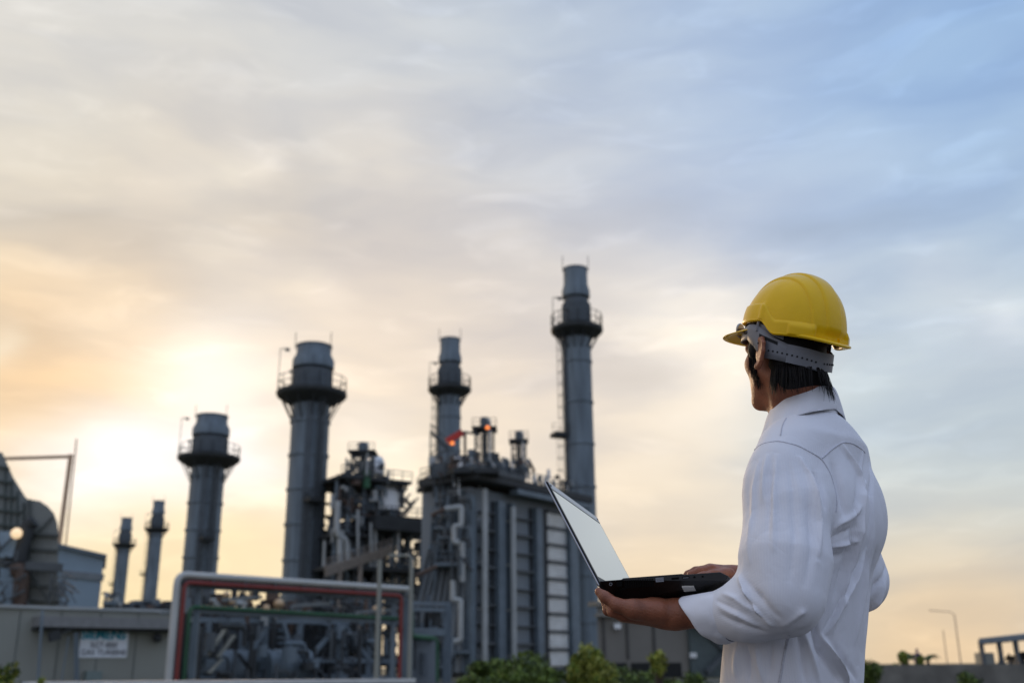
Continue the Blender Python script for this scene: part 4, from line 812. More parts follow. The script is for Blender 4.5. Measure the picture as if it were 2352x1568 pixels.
def vnorm(V, F):
    a = V[F[:, 2]] - V[F[:, 0]]; b = V[F[:, 3]] - V[F[:, 1]]; fn = np.cross(a, b); n = len(V); out = np.zeros((n, 3))
    for c in range(4):
        for i in range(3): out[:, i] += np.bincount(F[:, c], fn[:, i], n)
    return out / (np.linalg.norm(out, axis=1, keepdims=True) + 1e-12)
def attr(o, name, vals):
    a = o.data.attributes.new(name, 'FLOAT', 'POINT'); a.data.foreach_set('value', np.asarray(vals, np.float32))
def frame(az, pitch=0.0, roll=0.0):
    """rows forward, left, up of a figure that faces az degrees away from -X"""
    a = R(az); f = np.array([-math.cos(a), math.sin(a), 0]); l = np.array([-math.sin(a), -math.cos(a), 0]); u = np.array([0, 0, 1.0])
    p = R(pitch); f2 = f * math.cos(p) + u * math.sin(p); u2 = u * math.cos(p) - f * math.sin(p)
    r = R(roll); l2 = l * math.cos(r) + u2 * math.sin(r); u3 = u2 * math.cos(r) - l * math.sin(r)
    return np.array([f2, l2, u3])
# ---------------------------------------------------------------- materials of the figure
def cloth_mat():
    m = bpy.data.materials.new('white_striped_cotton'); m.use_nodes = True; t = m.node_tree; b = t.nodes['Principled BSDF']; nn = t.nodes.new; ll = t.links.new
    b.inputs['Roughness'].default_value = .78; b.inputs['Specular IOR Level'].default_value = .25; b.inputs['Sheen Weight'].default_value = .15
    at = nn('ShaderNodeAttribute'); at.attribute_name = 'weave'; mu = nn('ShaderNodeMath'); mu.operation = 'MULTIPLY'; mu.inputs[1].default_value = 2 * math.pi / .0045; ll(at.outputs['Fac'], mu.inputs[0])
    si = nn('ShaderNodeMath'); si.operation = 'SINE'; ll(mu.outputs[0], si.inputs[0])
    r = nn('ShaderNodeMapRange'); r.inputs['From Min'].default_value = .2; r.inputs['From Max'].default_value = .9; r.inputs['To Min'].default_value = 0; r.inputs['To Max'].default_value = 1; ll(si.outputs[0], r.inputs[0])
    tc_ = nn('ShaderNodeTexCoord'); no = nn('ShaderNodeTexNoise'); no.inputs['Scale'].default_value = 45; no.inputs['Detail'].default_value = 5; ll(tc_.outputs['Object'], no.inputs['Vector'])
    mm = nn('ShaderNodeMath'); mm.operation = 'MULTIPLY'; ll(r.outputs[0], mm.inputs[0]); ll(no.outputs['Fac'], mm.inputs[1])
    mx = nn('ShaderNodeMix'); mx.data_type = 'RGBA'; ll(mm.outputs[0], mx.inputs['Factor']); mx.inputs['A'].default_value = (.85, .85, .885, 1); mx.inputs['B'].default_value = (.81, .81, .86, 1); ll(mx.outputs['Result'], b.inputs['Base Color'])
    n3 = nn('ShaderNodeTexNoise'); n3.inputs['Scale'].default_value = 16; n3.inputs['Detail'].default_value = 6; n3.inputs['Distortion'].default_value = .6; ll(tc_.outputs['Object'], n3.inputs['Vector'])
    bp = nn('ShaderNodeBump'); bp.inputs['Strength'].default_value = .25; bp.inputs['Distance'].default_value = .01; ll(n3.outputs['Fac'], bp.inputs['Height'])
    n4 = nn('ShaderNodeTexNoise'); n4.inputs['Scale'].default_value = 6.5; n4.inputs['Detail'].default_value = 2.5; n4.inputs['Distortion'].default_value = 1.2; mp4 = nn('ShaderNodeMapping'); mp4.inputs['Scale'].default_value = (1.3, 1.3, .7); mp4.inputs['Rotation'].default_value = (.3, .5, .2); ll(tc_.outputs['Object'], mp4.inputs[0]); ll(mp4.outputs[0], n4.inputs['Vector'])
    s4 = nn('ShaderNodeMath'); s4.operation = 'SUBTRACT'; s4.inputs[1].default_value = .5; ll(n4.outputs['Fac'], s4.inputs[0]); a4 = nn('ShaderNodeMath'); a4.operation = 'ABSOLUTE'; ll(s4.outputs[0], a4.inputs[0]); p4 = nn('ShaderNodeMath'); p4.operation = 'POWER'; p4.inputs[1].default_value = .55; ll(a4.outputs[0], p4.inputs[0])
    b4 = nn('ShaderNodeBump'); b4.inputs['Strength'].default_value = .26; b4.inputs['Distance'].default_value = .007; ll(p4.outputs[0], b4.inputs['Height']); ll(bp.outputs[0], b4.inputs['Normal'])
    b2 = nn('ShaderNodeBump'); b2.inputs['Strength'].default_value = .08; b2.inputs['Distance'].default_value = .0008; ll(si.outputs[0], b2.inputs['Height']); ll(b4.outputs[0], b2.inputs['Normal']); ll(b2.outputs[0], b.inputs['Normal'])
    return m
M_cloth = cloth_mat()
M_seam = mat('seam_thread', (.62, .62, .67), rough=.8, var=.1, scale=200)
M_skin = mat('tanned_skin', (.30, .105, .052), rough=.48, var=.22, scale=30, bump=.25, bscale=260, sss=.12)
M_hair = mat('black_hair', (.007, .0055, .005), rough=.6, var=.3, scale=60, spec=.25)
M_eye = mat('eyeball', (.75, .72, .68), rough=.15, var=.02); M_iris = mat('iris', (.02, .012, .008), rough=.1)
M_trouser = mat('dark_trousers', (.03, .032, .04), rough=.85, var=.15, scale=20, bump=.3, bscale=60)
M_shoe = mat('black_shoe_leather', (.015, .013, .012), rough=.35)
M_thread = mat('dark_stitching', (.20, .19, .24), rough=.9, scale=400, var=.4)
M_button = mat('shirt_button', (.7, .7, .68), rough=.3)
# ---------------------------------------------------------------- skeleton
TA = 40.0; TF = frame(TA); tf, tl, tu = TF
CT = np.array([.643, 2.185, 0.0])                    # trunk axis at the shoulders
def T(f, l, z, c=CT): return c + tf * f + tl * l + np.array([0, 0, z])
HA = 67.0; HF = frame(HA, 7.0, 0.0); hf, hl, hu = HF
HC = P(1803, 811, 2.165)                                # head centre (between the ears, at eye height)
def H(f, l, u): return HC + hf * f + hl * l + hu * u
SHL = T(0, .160, 1.385); SHR = T(0, -.165, 1.425)
ELL = P(1812, 1392, 1.985); WRL = P(1560, 1409, 2.135)
ELR = P(1976, 1335, 2.42); WRR = P(1688, 1326, 2.40)
NB_ = T(-.004, 0, 1.48)                                  # base of the neck
def build_person():
    global ELR
    root = thing('person', 'man in white shirt with rolled sleeves seen from behind, holding the laptop', 'person', (CT[0] - .05, CT[1], 0))
    # ---------- body: head and neck
    S = SDF()
    S.ell(H(-.006, 0, .032), (.090, .077, .088), HF, k=.01)
    S.ell(H(.034, 0, -.035), (.056, .060, .082), HF, k=.02)
    for s in (1, -1):
        S.cap(H(-.002, s * .052, -.045), H(.058, s * .022, -.098), .021, .019, k=.02)
        S.ell(H(.052, s * .043, -.022), (.024, .020, .020), HF, k=.018)
        S.cap(H(.084, s * .012, .020), H(.070, s * .045, .016), .010, .009, k=.012)
        S.ell(H(.102, s * .031, -.001), .0165, k=.010, op='-')
        S.ell(H(.078, s * .031, -.002), .0125, k=.003)
        S.ell(H(.104, s * .010, -.038), (.009, .008, .007), HF, k=.006)
    S.cap(H(.072, .014, -.104), H(.072, -.014, -.104), .017, k=.015)
    S.cap(H(.090, 0, .008), H(.113, 0, -.032), .007, .010, k=.012)
    S.ell(H(.090, 0, -.062), (.012, .024, .006), HF, k=.006); S.ell(H(.088, 0, -.074), (.012, .021, .007), HF, k=.006)
    S.cap(H(.098, .02, -.068), H(.098, -.02, -.068), .0022, k=.003, op='-')
    S.cap(H(-.032, 0, -.055), NB_ + tf * .008, .052, .044, k=.03)
    S.cap(H(.005, 0, -.085), T(.035, 0, 1.47), .036, .04, k=.03)
    for s in (1, -1): S.cap(H(-.025, s * .050, -.06), T(.045, s * .018, 1.43), .013, .011, k=.018)
    S.chain([NB_ - tu * .06, T(-.02, .08, 1.40), T(-.01, .14, 1.37)], [.050, .036, .030], k=.03); S.chain([NB_ - tu * .06, T(-.02, -.08, 1.42), T(-.01, -.14, 1.39)], [.050, .036, .030], k=.03)
    S.cap(NB_ - tu * .05, T(0, 0, 1.33), .06, .085, k=.04)
    # ears: helix ring, lobe and bowl
    for s in (1, -1):
        ec = H(-.014, .083, -.012) if s > 0 else H(-.002, -.075, -.012); eu = hu * .97 - hf * .2 ; eu /= np.linalg.norm(eu); eo = hl * s * .30 - hf * .95; eo /= np.linalg.norm(eo); en = np.cross(eu, eo)
        def E_(a, r=1.0, out=0.0): return ec + eu * (.0315 * r * math.cos(a)) + eo * (.025 * r * math.sin(a) + .012) + hl * s * out
        an = [R(d) for d in (-50, -15, 20, 55, 90, 125, 155, 180)]
        S.chain([E_(a) for a in an], [.0032, .0040, .0042, .0042, .0040, .0042, .0052, .0062], k=.004)
        S.ell(E_(R(180), .9), .0068, k=.006)
        M_ = np.array([eu, eo, np.cross(eu, eo)])
        S.ell(ec + eo * .013, (.029, .022, .0034), M_, k=.005)
        S.chain([E_(R(20), .62), E_(R(70), .6), E_(R(120), .62)], [.0026, .003, .0026], k=.003)
    SB = S
    # ---------- arms and hands
    A = SDF()
    A.cap(SHL - tu * .035, ELL, .040, .036, k=.02); A.chain([SHR - tu * .045 - tl * -.02, P(1944, 1235, 2.40), P(1964, 1330, 2.415)], [.030, .032, .034], k=.02); ELR = P(1964, 1332, 2.415)
    # left forearm: deep muscle near the elbow, flat at the wrist; the palm is turned up under the laptop
    fdir = (WRL - ELL) / np.linalg.norm(WRL - ELL); up_ = np.array([0, 0, 1.0])
    A.chain([ELL, ELL + fdir * .09, WRL], [.038, .041, .0265], k=.02)
    palm = WRL + fdir * .055 + up_ * .004
    MCP = {}
    side = np.cross(up_, fdir); side /= np.linalg.norm(side)        # side: towards the camera when the arm points left
    if side[1] > 0: side = -side
    A.cap(WRL, WRL + fdir * .03, .0265, .028, k=.02)
    LT = 1.168   # underside of the laptop above the palm
    def q(px, py, Y): return P(px, py, Y)
    # metacarpal bases and knuckles (index nearest the camera)
    W0 = WRL
    K_i = q(1436, 1411, 2.150); K_m = q(1432, 1412, 2.172); K_r = q(1433, 1411, 2.194); K_p = q(1440, 1408, 2.214)
    for kk, rr in ((K_i, .0135), (K_m, .0135), (K_r, .013), (K_p, .012)): A.cap(W0 + fdir * .012, kk, .021, rr, k=.016)
    A.cap(q(1500, 1398, 2.15), q(1450, 1400, 2.18), .020, .015, k=.02)
    # fingers curl up behind the hinge
    A.chain([K_i, q(1406, 1405, 2.150), q(1398, 1386, 2.162), q(1404, 1371, 2.180)], [.0125, .0098, .0086, .0078], k=.004)
    A.chain([K_m, q(1396, 1402, 2.178), q(1388, 1373, 2.190), q(1394, 1364, 2.210)], [.0125, .0100, .0088, .0078], k=.004)
    A.chain([K_r, q(1396, 1396, 2.204), q(1390, 1373, 2.218), q(1396, 1364, 2.236)], [.0120, .0095, .0084, .0075], k=.004)
    A.chain([K_p, q(1408, 1392, 2.228), q(1402, 1373, 2.244), q(1410, 1366, 2.258)], [.0105, .0082, .0073, .0066], k=.004)
    # thumb leaves the side of the palm and hooks the rear corner of the base
    A.chain([q(1512, 1402, 2.130), q(1455, 1398, 2.122), q(1418, 1389, 2.126), q(1390, 1371, 2.134), q(1375, 1358, 2.142)], [.023, .0185, .0125, .0105, .0085], k=.010)
    A.ell(q(1490, 1399, 2.140), (.03, .02, .016), k=.02)
    # right arm and hand resting on the keys
    gdir = (WRR - ELR) / np.linalg.norm(WRR - ELR)
    A.chain([ELR, ELR + gdir * .09, WRR], [.038, .041, .026], k=.02)
    def g(px, py, Y): return P(px, py, Y)
    R0 = WRR; KR = [g(1634, 1308, 2.338), g(1630, 1307, 2.360), g(1629, 1309, 2.382), g(1634, 1312, 2.402)]
    for kk, rr in zip(KR, (.0125, .0130, .0125, .0115)): A.cap(R0, kk, .020, rr, k=.014)
    tips = [(1606, 1312, 1588, 1323, 2.325), (1598, 1311, 1580, 1323, 2.355), (1598, 1313, 1581, 1324, 2.382), (1608, 1316, 1592, 1325, 2.408)]
    for kk, (a, b, c, d, Y), rr in zip(KR, tips, (.0098, .0102, .0098, .0085)):
        A.chain([kk, g(a, b, Y), g(c, d - 4, Y), g(c - 4, d, Y)], [rr * 1.15, rr, rr * .9, rr * .78], k=.004)
    A.chain([g(1672, 1322, 2.345), g(1640, 1324, 2.315), g(1614, 1325, 2.300), g(1600, 1327, 2.296)], [.019, .0145, .0110, .0090], k=.008)
    pl = [SHL, ELL, WRL, K_i, SHR, ELR, WRR, KR[0]]; lo = np.min(pl, 0) - .09; hi = np.max(pl, 0) + .09
    SB.p += A.p
    # ---------- trunk and legs under the clothes
    B = SDF()
    B.col([(1.40, CT[0], CT[1], .08, .15), (1.30, CT[0], CT[1], .09, .15), (1.15, CT[0] - .03, CT[1] + .015, .08, .13), (1.02, CT[0] - .055, CT[1] + .04, .08, .125), (.90, CT[0] - .065, CT[1] + .055, .085, .125), (.82, CT[0] - .07, CT[1] + .058, .08, .125)], fx=tf[:2], ly=tl[:2])
    for s in (1, -1):
        hp = T(.085, s * .085, .86); kn = T(.07, s * .09, .48); an_ = T(.02, s * .1, .09); B.chain([hp, kn, an_], [.070, .052, .038], k=.03); B.cap(an_ - tu * .04, an_ + tf * .14 - tu * .05, .036, .028, k=.03)
    SB.p += B.p
    lo = np.minimum(lo, T(0, 0, 0) - .33); hi = np.maximum(hi, T(0, 0, 1.85) + .33); lo[2] = -.03; V, F = mesh_sdf(SB, lo, hi, .0028); V = relax(V, F, 1, .4)
    body = link('body', V, F, M_skin, root, smooth=True)
    for s in (1, -1):
        MB().ball(H(.0785, s * .031, -.002), .0122, 16, 10).build('eye', M_eye, body, True)
    mb = MB()
    # ---------- hair: dark cap plus strands
    S = SDF(); S.ell(H(-.009, 0, .034), (.0925, .080, .0895), HF, k=.01); S.ell(H(-.040, 0, -.040), (.053, .063, .064), HF, k=.03)
    S.ell(H(.10, 0, -.085), (.14, .12, .085), HF, k=.02, op='-'); S.ell(H(.072, .0, -.03), (.066, .2, .080), HF, k=.012, op='-')
    for s in (1, -1): S.ell(H(-.012, s * .085, -.016), (.024, .03, .034), HF, k=.006, op='-')
    for s in (1, -1): S.chain([H(.008, s * .066, .04), H(.014, s * .068, .0), H(.020, s * .063, -.032), H(.026, s * .060, -.056)], [.016, .0135, .009, .003], k=.012)
    Vh, Fh = mesh_sdf(S, HC - .14, HC + .15, .004)
    hair = link('hair', Vh, Fh, M_hair, root, smooth=True)
    rnd = random.Random(4); sv = []; sf = []
    def strand(p0, n0, ln, drop, wd_, curl):
        seg = 6; pts = [p0]; d = n0 * .16 + drop; d = d / np.linalg.norm(d); p = p0.copy()
        for i in range(seg):
            d = d + drop * .38 + curl * (.10 * i); d = d / np.linalg.norm(d); p = p + d * ln / seg; qv = p - HC; q_ = np.array([qv @ hf, qv @ hl, qv @ hu])
            # keep outside the skull and neck
            e = np.array([q_[0] + .009, q_[1], q_[2] - .032]) / np.array([.0925, .080, .089]); r = np.linalg.norm(e)
            if r < 1 and q_[2] > -.03: q_ = np.array([-.009, 0, .032]) + (q_ - np.array([-.009, 0, .032])) / r; p = HC + hf * q_[0] + hl * q_[1] + hu * q_[2]
            elif q_[2] <= -.03:
                rad = math.hypot((q_[0] + .036) / .064, q_[1] / .062)
                if rad < 1: p = HC + hf * (-.036 + (q_[0] + .036) / rad) + hl * (q_[1] / rad) + hu * q_[2]
            pts.append(p.copy())
        b = len(sv)
        for i, pp in enumerate(pts):
            t = pts[min(i + 1, seg)] - pts[max(i - 1, 0)]; t = t / (np.linalg.norm(t) + 1e-9); u = np.cross(t, n0); u = u / (np.linalg.norm(u) + 1e-9); v = np.cross(t, u); ww = wd_ * (1 - .85 * (i / seg) ** 1.6)
            for a in (0, 2.1, 4.2): sv.append(pp + ww * (math.cos(a) * u + math.sin(a) * v * .6))
        for i in range(seg):
            for a in range(3): sf.append([b + i * 3 + a, b + i * 3 + (a + 1) % 3, b + (i + 1) * 3 + (a + 1) % 3, b + (i + 1) * 3 + a])
    for i in range(21000):
        az = R(rnd.uniform(-178, 178)); el = rnd.uniform(-.85, .35)
        x, y, z = math.cos(az) * math.cos(el), math.sin(az) * math.cos(el), math.sin(el)
        f_, l_, u_ = -.009 + .090 * x, .078 * y, .030 + .086 * z
        if f_ > .035: continue
        if abs(l_) > .05 and -.040 < f_ < .004 and u_ < .03: continue     # room for the ear
        front = f_ > 0
        if front and abs(l_) < .055: continue
        p0 = H(f_, l_, u_); n0 = hf * x + hl * y + hu * z * .3; n0 /= np.linalg.norm(n0)
        if front: ln = rnd.uniform(.035, .066) * (1.0 if f_ < .03 else .8); dr = -hu * 1.0 - hf * .05; cu = hf * rnd.uniform(-.2, .3)
        else:
            back = max(0, -x); ln = .070 + .022 * back * rnd.uniform(.6, 1.1) + rnd.uniform(-.016, .014); dr = np.array([0, 0, -1.0]) - hf * .10 * back + hl * rnd.uniform(-.14, .14); cu = hf * rnd.uniform(-.25, .35) * back + hl * rnd.uniform(-.3, .3)
            if z < -.25: ln *= .85
        if not front and u_ > -.004 + .42 * f_ + rnd.uniform(-.008, .002): continue
        gi = int(math.degrees(az) / 7.5); gr = random.Random(gi * 7 + 1)
        if not front: ln *= gr.uniform(.90, 1.10); dr = dr + hl * gr.uniform(-.10, .10) + n0 * gr.uniform(-.04, .08)
        strand(p0, n0, ln, dr, rnd.uniform(.0010, .0019), cu)
    link('hair_strands', sv, sf, M_hair, hair, smooth=True)
    # ---------- shirt
    def fold(V_, N_, poly, wd_, amp, front=True):
        """raise (amp > 0) or press (amp < 0) a crease along a line drawn where the photo shows it"""
        uv = proj(V_); cd = CAMLOC - V_; vis = (N_ * cd).sum(1) > 0
        pts = []
        for px, py in poly:
            d2 = ((uv - (px, py)) ** 2).sum(1); d2 = np.where(vis, d2, 1e9); cand = np.argsort(d2)[:6]; pts.append(V_[cand].mean(0))
        pts = np.array(pts); best = np.full(len(V_), 9.0); tt = np.zeros(len(V_)); tot = np.r_[0, np.cumsum(np.linalg.norm(np.diff(pts, axis=0), axis=1))]
        box = ((V_ > pts.min(0) - wd_ * 4) & (V_ < pts.max(0) + wd_ * 4)).all(1); ix = np.where(box)[0]
        for i in range(len(pts) - 1):
            a, b = pts[i], pts[i + 1]; ab = b - a; l2 = ab @ ab + 1e-9; t = np.clip(((V_[ix] - a) @ ab) / l2, 0, 1); d = np.linalg.norm(V_[ix] - a - t[:, None] * ab, axis=1)
            up = d < best[ix]; best[ix[up]] = d[up]; tt[ix[up]] = (tot[i] + t[up] * (tot[i + 1] - tot[i])) / tot[-1]
        prof = np.exp(-(best / wd_) ** 1.5) * np.sin(np.pi * np.clip(tt * .92 + .04, 0, 1)) ** .8
        return V_ + N_ * (amp * prof)[:, None]
    def noise3(p, f, seed):
        rs = np.random.RandomState(seed); out = np.zeros(len(p))
        for i in range(10):
            d = rs.normal(size=3); d /= np.linalg.norm(d); out += np.sin(p @ d * f * rs.uniform(.6, 1.5) + rs.uniform(0, 6.28))
        return out / 10
    S = SDF(); c0, c1 = CT[0], CT[1]
    def sec(z, df, dl, a, b): p = T(df, dl, z); return (z, p[0], p[1], a, b)
    S.col([sec(1.445, -.016, 0, .080, .130), sec(1.40, -.010, 0, .094, .150), sec(1.32, .000, 0, .108, .158), sec(1.22, .020, 0, .114, .158), sec(1.12, .044, 0, .120, .162), sec(1.02, .074, 0, .128, .164), sec(.92, .098, 0, .135, .170), sec(.78, .112, 0, .140, .178)], pw=2.25, fx=tf[:2], ly=tl[:2], k=.03)
    S.chain([NB_ + np.array([0, 0, -.034]), T(-.010, .088, 1.432), T(-.004, .160, 1.385)], [.062, .055, .048], k=.05)
    S.chain([NB_ + np.array([0, 0, -.034]), T(-.012, -.088, 1.440), T(-.004, -.160, 1.415)], [.062, .055, .048], k=.05)
    S.ell(T(-.055, .07, 1.30), (.06, .075, .09), TF, k=.05); S.ell(T(-.055, -.07, 1.30), (.06, .075, .09), TF, k=.05)
    S.ell(T(.12, 0, 1.05), (.07, .13, .16), TF, k=.06)
    S.ell(T(-.035, 0, 1.455), (.055, .085, .060), TF, k=.04); S.ell(T(.012, 0, 1.58), (.056, .056, .1), TF, k=.01, op='-')
    S.ell(T(.09, 0, .74), (.126, .168, .10), TF, k=.01, op='-')
    ST = S; SL_ = SDF(); SR_ = SDF()
    s0 = T(-.004, .135, 1.385); s1 = T(.002, .165, 1.335); m1 = P(1808, 1170, 2.045); m2 = P(1803, 1290, 2.01)
    ptl = [s0, s1, m1, m2, P(1802, 1370, 1.99), P(1722, 1401, 2.03), P(1655, 1411, 2.08)]
    SL_.chain(ptl, [.050, .055, .074, .078, .063, .050, .046], k=.045); pass
    r0 = T(-.004, -.135, 1.41); r1 = T(.002, -.138, 1.345); r2 = P(1940, 1235, 2.40); r3 = P(1962, 1330, 2.42); r4 = P(1890, 1345, 2.40); r5 = P(1740, 1338, 2.40)
    SR_.chain([r0, r1, r2, r3, r4, r5], [.046, .044, .060, .065, .056, .046], k=.045)
    kf = lambda x: np.interp(x[..., 2], [1.16, 1.30, 1.36], [.006, .016, .045])
    S = SDF(); S.p = list(ST.p); neck_cut = [q for q in S.p if q[4] == '-']; S.p = [q for q in S.p if q[4] != '-']
    S.sub(SL_, kf, .045); S.sub(SR_, kf, .045); S.p += neck_cut
    Vs, Fs = mesh_sdf(S, T(0, 0, 1.1) - np.array([.36, .36, .36]), T(0, 0, 1.1) + np.array([.36, .40, .50]), .0027); Vs = relax(Vs, Fs, 2)
    Ns = vnorm(Vs, Fs); dA, dB, dT = SL_.ev(Vs), SR_.ev(Vs), ST.ev(Vs)
    isL = (dA < dT + .004) & (dA < dB); isR = (dB < dT + .004) & ~isL
    Vs = Vs + Ns * (noise3(Vs * np.array([1, 1, .3]), 46, 3) * .0022 + noise3(Vs * np.array([1, 1, .4]), 110, 5) * .0014)[:, None]
    rn = noise3(Vs * np.array([1, 1, .20]) + tf * .3, 74, 9); rz_ = np.clip((1.40 - Vs[:, 2]) / .08, 0, 1)
    Vs = Vs + Ns * ((np.abs(rn) ** .65 - .30) * .0035 * rz_)[:, None]
    FB = [ # folds on the back and side: polyline, half width, height
     ([(1936,1022),(1955,1060),(1972,1095),(1981,1140)], .008, .008), ([(1912,1060),(1926,1110),(1938,1160),(1942,1190)], .016, -.008),
     ([(1981,1041),(1981,1090),(1979,1139),(1972,1220),(1955,1290),(1935,1370),(1912,1449)], .007, .010), ([(1968,1100),(1966,1160),(1958,1230),(1938,1300),(1916,1370)], .010, -.006),
     ([(1905,1212),(1930,1200),(1961,1182),(1979,1160)], .009, .007), ([(1890,1252),(1930,1250),(1972,1238)], .008, .007), ([(1896,1232),(1935,1224),(1968,1208)], .008, -.006), ([(1890,1275),(1925,1278),(1955,1268)], .012, -.006),
     ([(1986,1262),(1962,1330),(1939,1383),(1900,1452)], .007, .009), ([(1975,1290),(1950,1350),(1920,1410),(1890,1450)], .007, -.006),
     ([(1888,1463),(1915,1510),(1948,1568)], .007, .014), ([(1857,1385),(1868,1440),(1880,1490),(1925,1562)], .009, -.011), ([(1900,1462),(1935,1510),(1968,1560)], .010, -.005),
     ([(2003,1140),(2000,1240),(1985,1350),(1965,1470)], .010, .006), ([(1996,1060),(2000,1130),(1994,1220)], .008, -.006), ([(2012,1260),(1998,1350),(1988,1450)], .009, -.005),
     ([(1695,1480),(1690,1555)], .014, .006), ([(1735,1490),(1752,1565)], .010, .006), ([(1716,1485),(1722,1560)], .008, -.006), ([(1772,1475),(1768,1550)], .008, -.004),
     ([(1830,1450),(1842,1500),(1850,1565)], .009, -.006), ([(1845,1445),(1862,1500),(1880,1560)], .008, .006)]
    LF = [([(1762,1046),(1756,1090),(1752,1150)], .008, .005), ([(1784,1046),(1780,1110),(1778,1190),(1776,1260)], .009, .005), ([(1773,1060),(1768,1130),(1765,1220)], .007, -.004),
      ([(1837,1050),(1858,1090),(1872,1130),(1880,1200),(1881,1272)], .008, .009), ([(1868,1080),(1886,1120),(1896,1170)], .010, -.007), ([(1850,1110),(1862,1180),(1864,1270),(1850,1340)], .012, -.005),
      ([(1745,1060),(1733,1120),(1727,1200),(1722,1290)], .010, .005), ([(1812,1060),(1822,1130),(1826,1230),(1815,1330)], .010, -.004),
      ([(1698,1322),(1713,1361),(1738,1402),(1775,1436)], .007, .009), ([(1700,1345),(1722,1386),(1755,1424)], .008, -.009), ([(1712,1330),(1745,1372),(1790,1418)], .010, -.006),
      ([(1660,1362),(1690,1376),(1726,1400)], .008, .005), ([(1650,1392),(1695,1412),(1745,1436)], .008, .004), ([(1655,1410),(1700,1432),(1760,1450)], .008, -.004), ([(1645,1378),(1680,1396),(1715,1414)], .006, -.004),
      ([(1878,1290),(1866,1350),(1840,1405),(1800,1436)], .009, .006)]
    RF = [([(2030,1230),(2010,1270),(1985,1290)], .012, .008), ([(2035,1300),(2015,1340),(1990,1370)], .010, -.009), ([(2032,1340),(2012,1380),(1995,1400)], .010, .009), ([(2025,1180),(2005,1215),(1990,1230)], .010, -.007)]
    for sel, fl in ((~isL & ~isR, FB), (isL, LF), (isR, RF)):
        ids = np.where(sel)[0]; sub = Vs[ids]; ns = Ns[ids]
        for a, b, c in fl: sub = fold(sub, ns, a, b * .62, c * 1.6)
        Vs[ids] = sub
    Vs = relax(Vs, Fs, 1, .5)
    lab = np.where(isL, 1, np.where(isR, 2, 0)); fl_ = np.where((lab[Fs] == 1).sum(1) >= 2, 1, np.where((lab[Fs] == 2).sum(1) >= 2, 2, 0))
    def arm_weave(Vq, ap):
        best = np.full(len(Vq), 9.0); wv = np.zeros(len(Vq))
        for i in range(len(ap) - 1):
            a, b = ap[i], ap[i + 1]; d = b - a; d = d / np.linalg.norm(d); u = np.cross(d, [0, 1.0, 0.2]); u /= np.linalg.norm(u); v = np.cross(d, u); t = np.clip((Vq - a) @ d, 0, np.linalg.norm(b - a)); e = Vq - a - t[:, None] * d; r_ = np.linalg.norm(e, axis=1)
            up = r_ < best; best[up] = r_[up]; wv[up] = (np.arctan2(e @ u, e @ v) * .065)[up]
        return wv
    NsF = vnorm(Vs, Fs)
    def piece(name, k_, parent, wfun):
        ff = Fs[fl_ == k_]; us, inv_ = np.unique(ff, return_inverse=True); o = link(name, Vs[us], inv_.reshape(ff.shape), M_cloth, parent, smooth=True); attr(o, 'weave', wfun(Vs[us]))
        o.data.normals_split_custom_set_from_vertices(NsF[us].tolist()); return o
    shirt = piece('shirt', 0, root, lambda v: np.arctan2((v - CT) @ tl, (v - CT) @ tf) * .16 * (v[:, 2] < 1.405 + .03 * np.clip(((v - CT) @ tf + .05) * -20, -1, 1)))
    piece('sleeve', 1, shirt, lambda v: arm_weave(v, [s1, m2, ptl[4], ptl[6]])); piece('sleeve', 2, shirt, lambda v: arm_weave(v, [r1, r3, r5]))
    # ---------- rolled cuffs: a wide double turn, open towards the hand
    def cuff(c, d, ra, ln, seed, name='cuff', tilt=0.0, sq=1.0):
        d = d / np.linalg.norm(d); u = np.array([0, 0, 1.0]); u = u - d * (u @ d); u /= np.linalg.norm(u); v = np.cross(d, u); rs = np.random.RandomState(seed); n = 72
        ph = rs.uniform(0, 6.28, 5); prof = [(-.005, .90), (-.002, 1.03), (.010, 1.07), (ln * .35, 1.09), (ln * .7, 1.08), (ln * .96, 1.06), (ln, 1.03), (ln * .97, .985), (ln * .7, .96), (ln * .2, .90), (.0, .86)]
        vv = []
        for s_, rf in prof:
            for i in range(n):
                a = 2 * math.pi * i / n; wob = .036 * math.sin(2 * a + ph[0]) + .022 * math.sin(3 * a + ph[1] + s_ * 30) + .014 * math.sin(7 * a + ph[2] - s_ * 60) + .008 * math.sin(11 * a + ph[3] + s_ * 90)
                ss = s_ + (.006 * math.sin(a + ph[4]) + .003 * math.sin(4 * a + ph[1])) * (s_ / ln) + tilt * math.cos(a) * (s_ / ln)
                vv.append(c + d * ss + (u * math.cos(a) + v * math.sin(a) * sq) * ra * (rf + wob))
        ff = [[k * n + i, k * n + (i + 1) % n, (k + 1) * n + (i + 1) % n, (k + 1) * n + i] for k in range(len(prof) - 1) for i in range(n)]
        rg = [c - d * .001 + (u * math.cos(a) + v * math.sin(a) * sq) * ra * (1.0 + .030 * math.sin(2 * a + ph[0]) + .022 * math.sin(3 * a + ph[1]) + .014 * math.sin(7 * a + ph[2]) + .008 * math.sin(11 * a + ph[3])) for a in np.linspace(0, 2 * math.pi, 73)]; MB().path(rg, .0011, 5).build('cuff_stitching', M_thread, shirt)
        o = link(name, vv, ff, M_cloth, shirt, smooth=True); ang_ = np.array([2 * math.pi * (i % n) / n for i in range(len(vv))]); attr(o, 'weave', np.zeros(len(vv)) ); 
        ss_ = o.modifiers.new('subsurf', 'SUBSURF'); ss_.levels = 1; ss_.render_levels = 1
        return o
    cl_ = P(1672, 1413, 2.066); cuff(cl_, P(1597, 1424, 2.115) - cl_, .0475, .066, 3, tilt=.034)
    cr_ = P(1770, 1338, 2.40); cuff(cr_, gdir, .043, .06, 5)
    # ---------- collar
    n = 64; vv = []; nc = T(-.004, 0, 1.44)
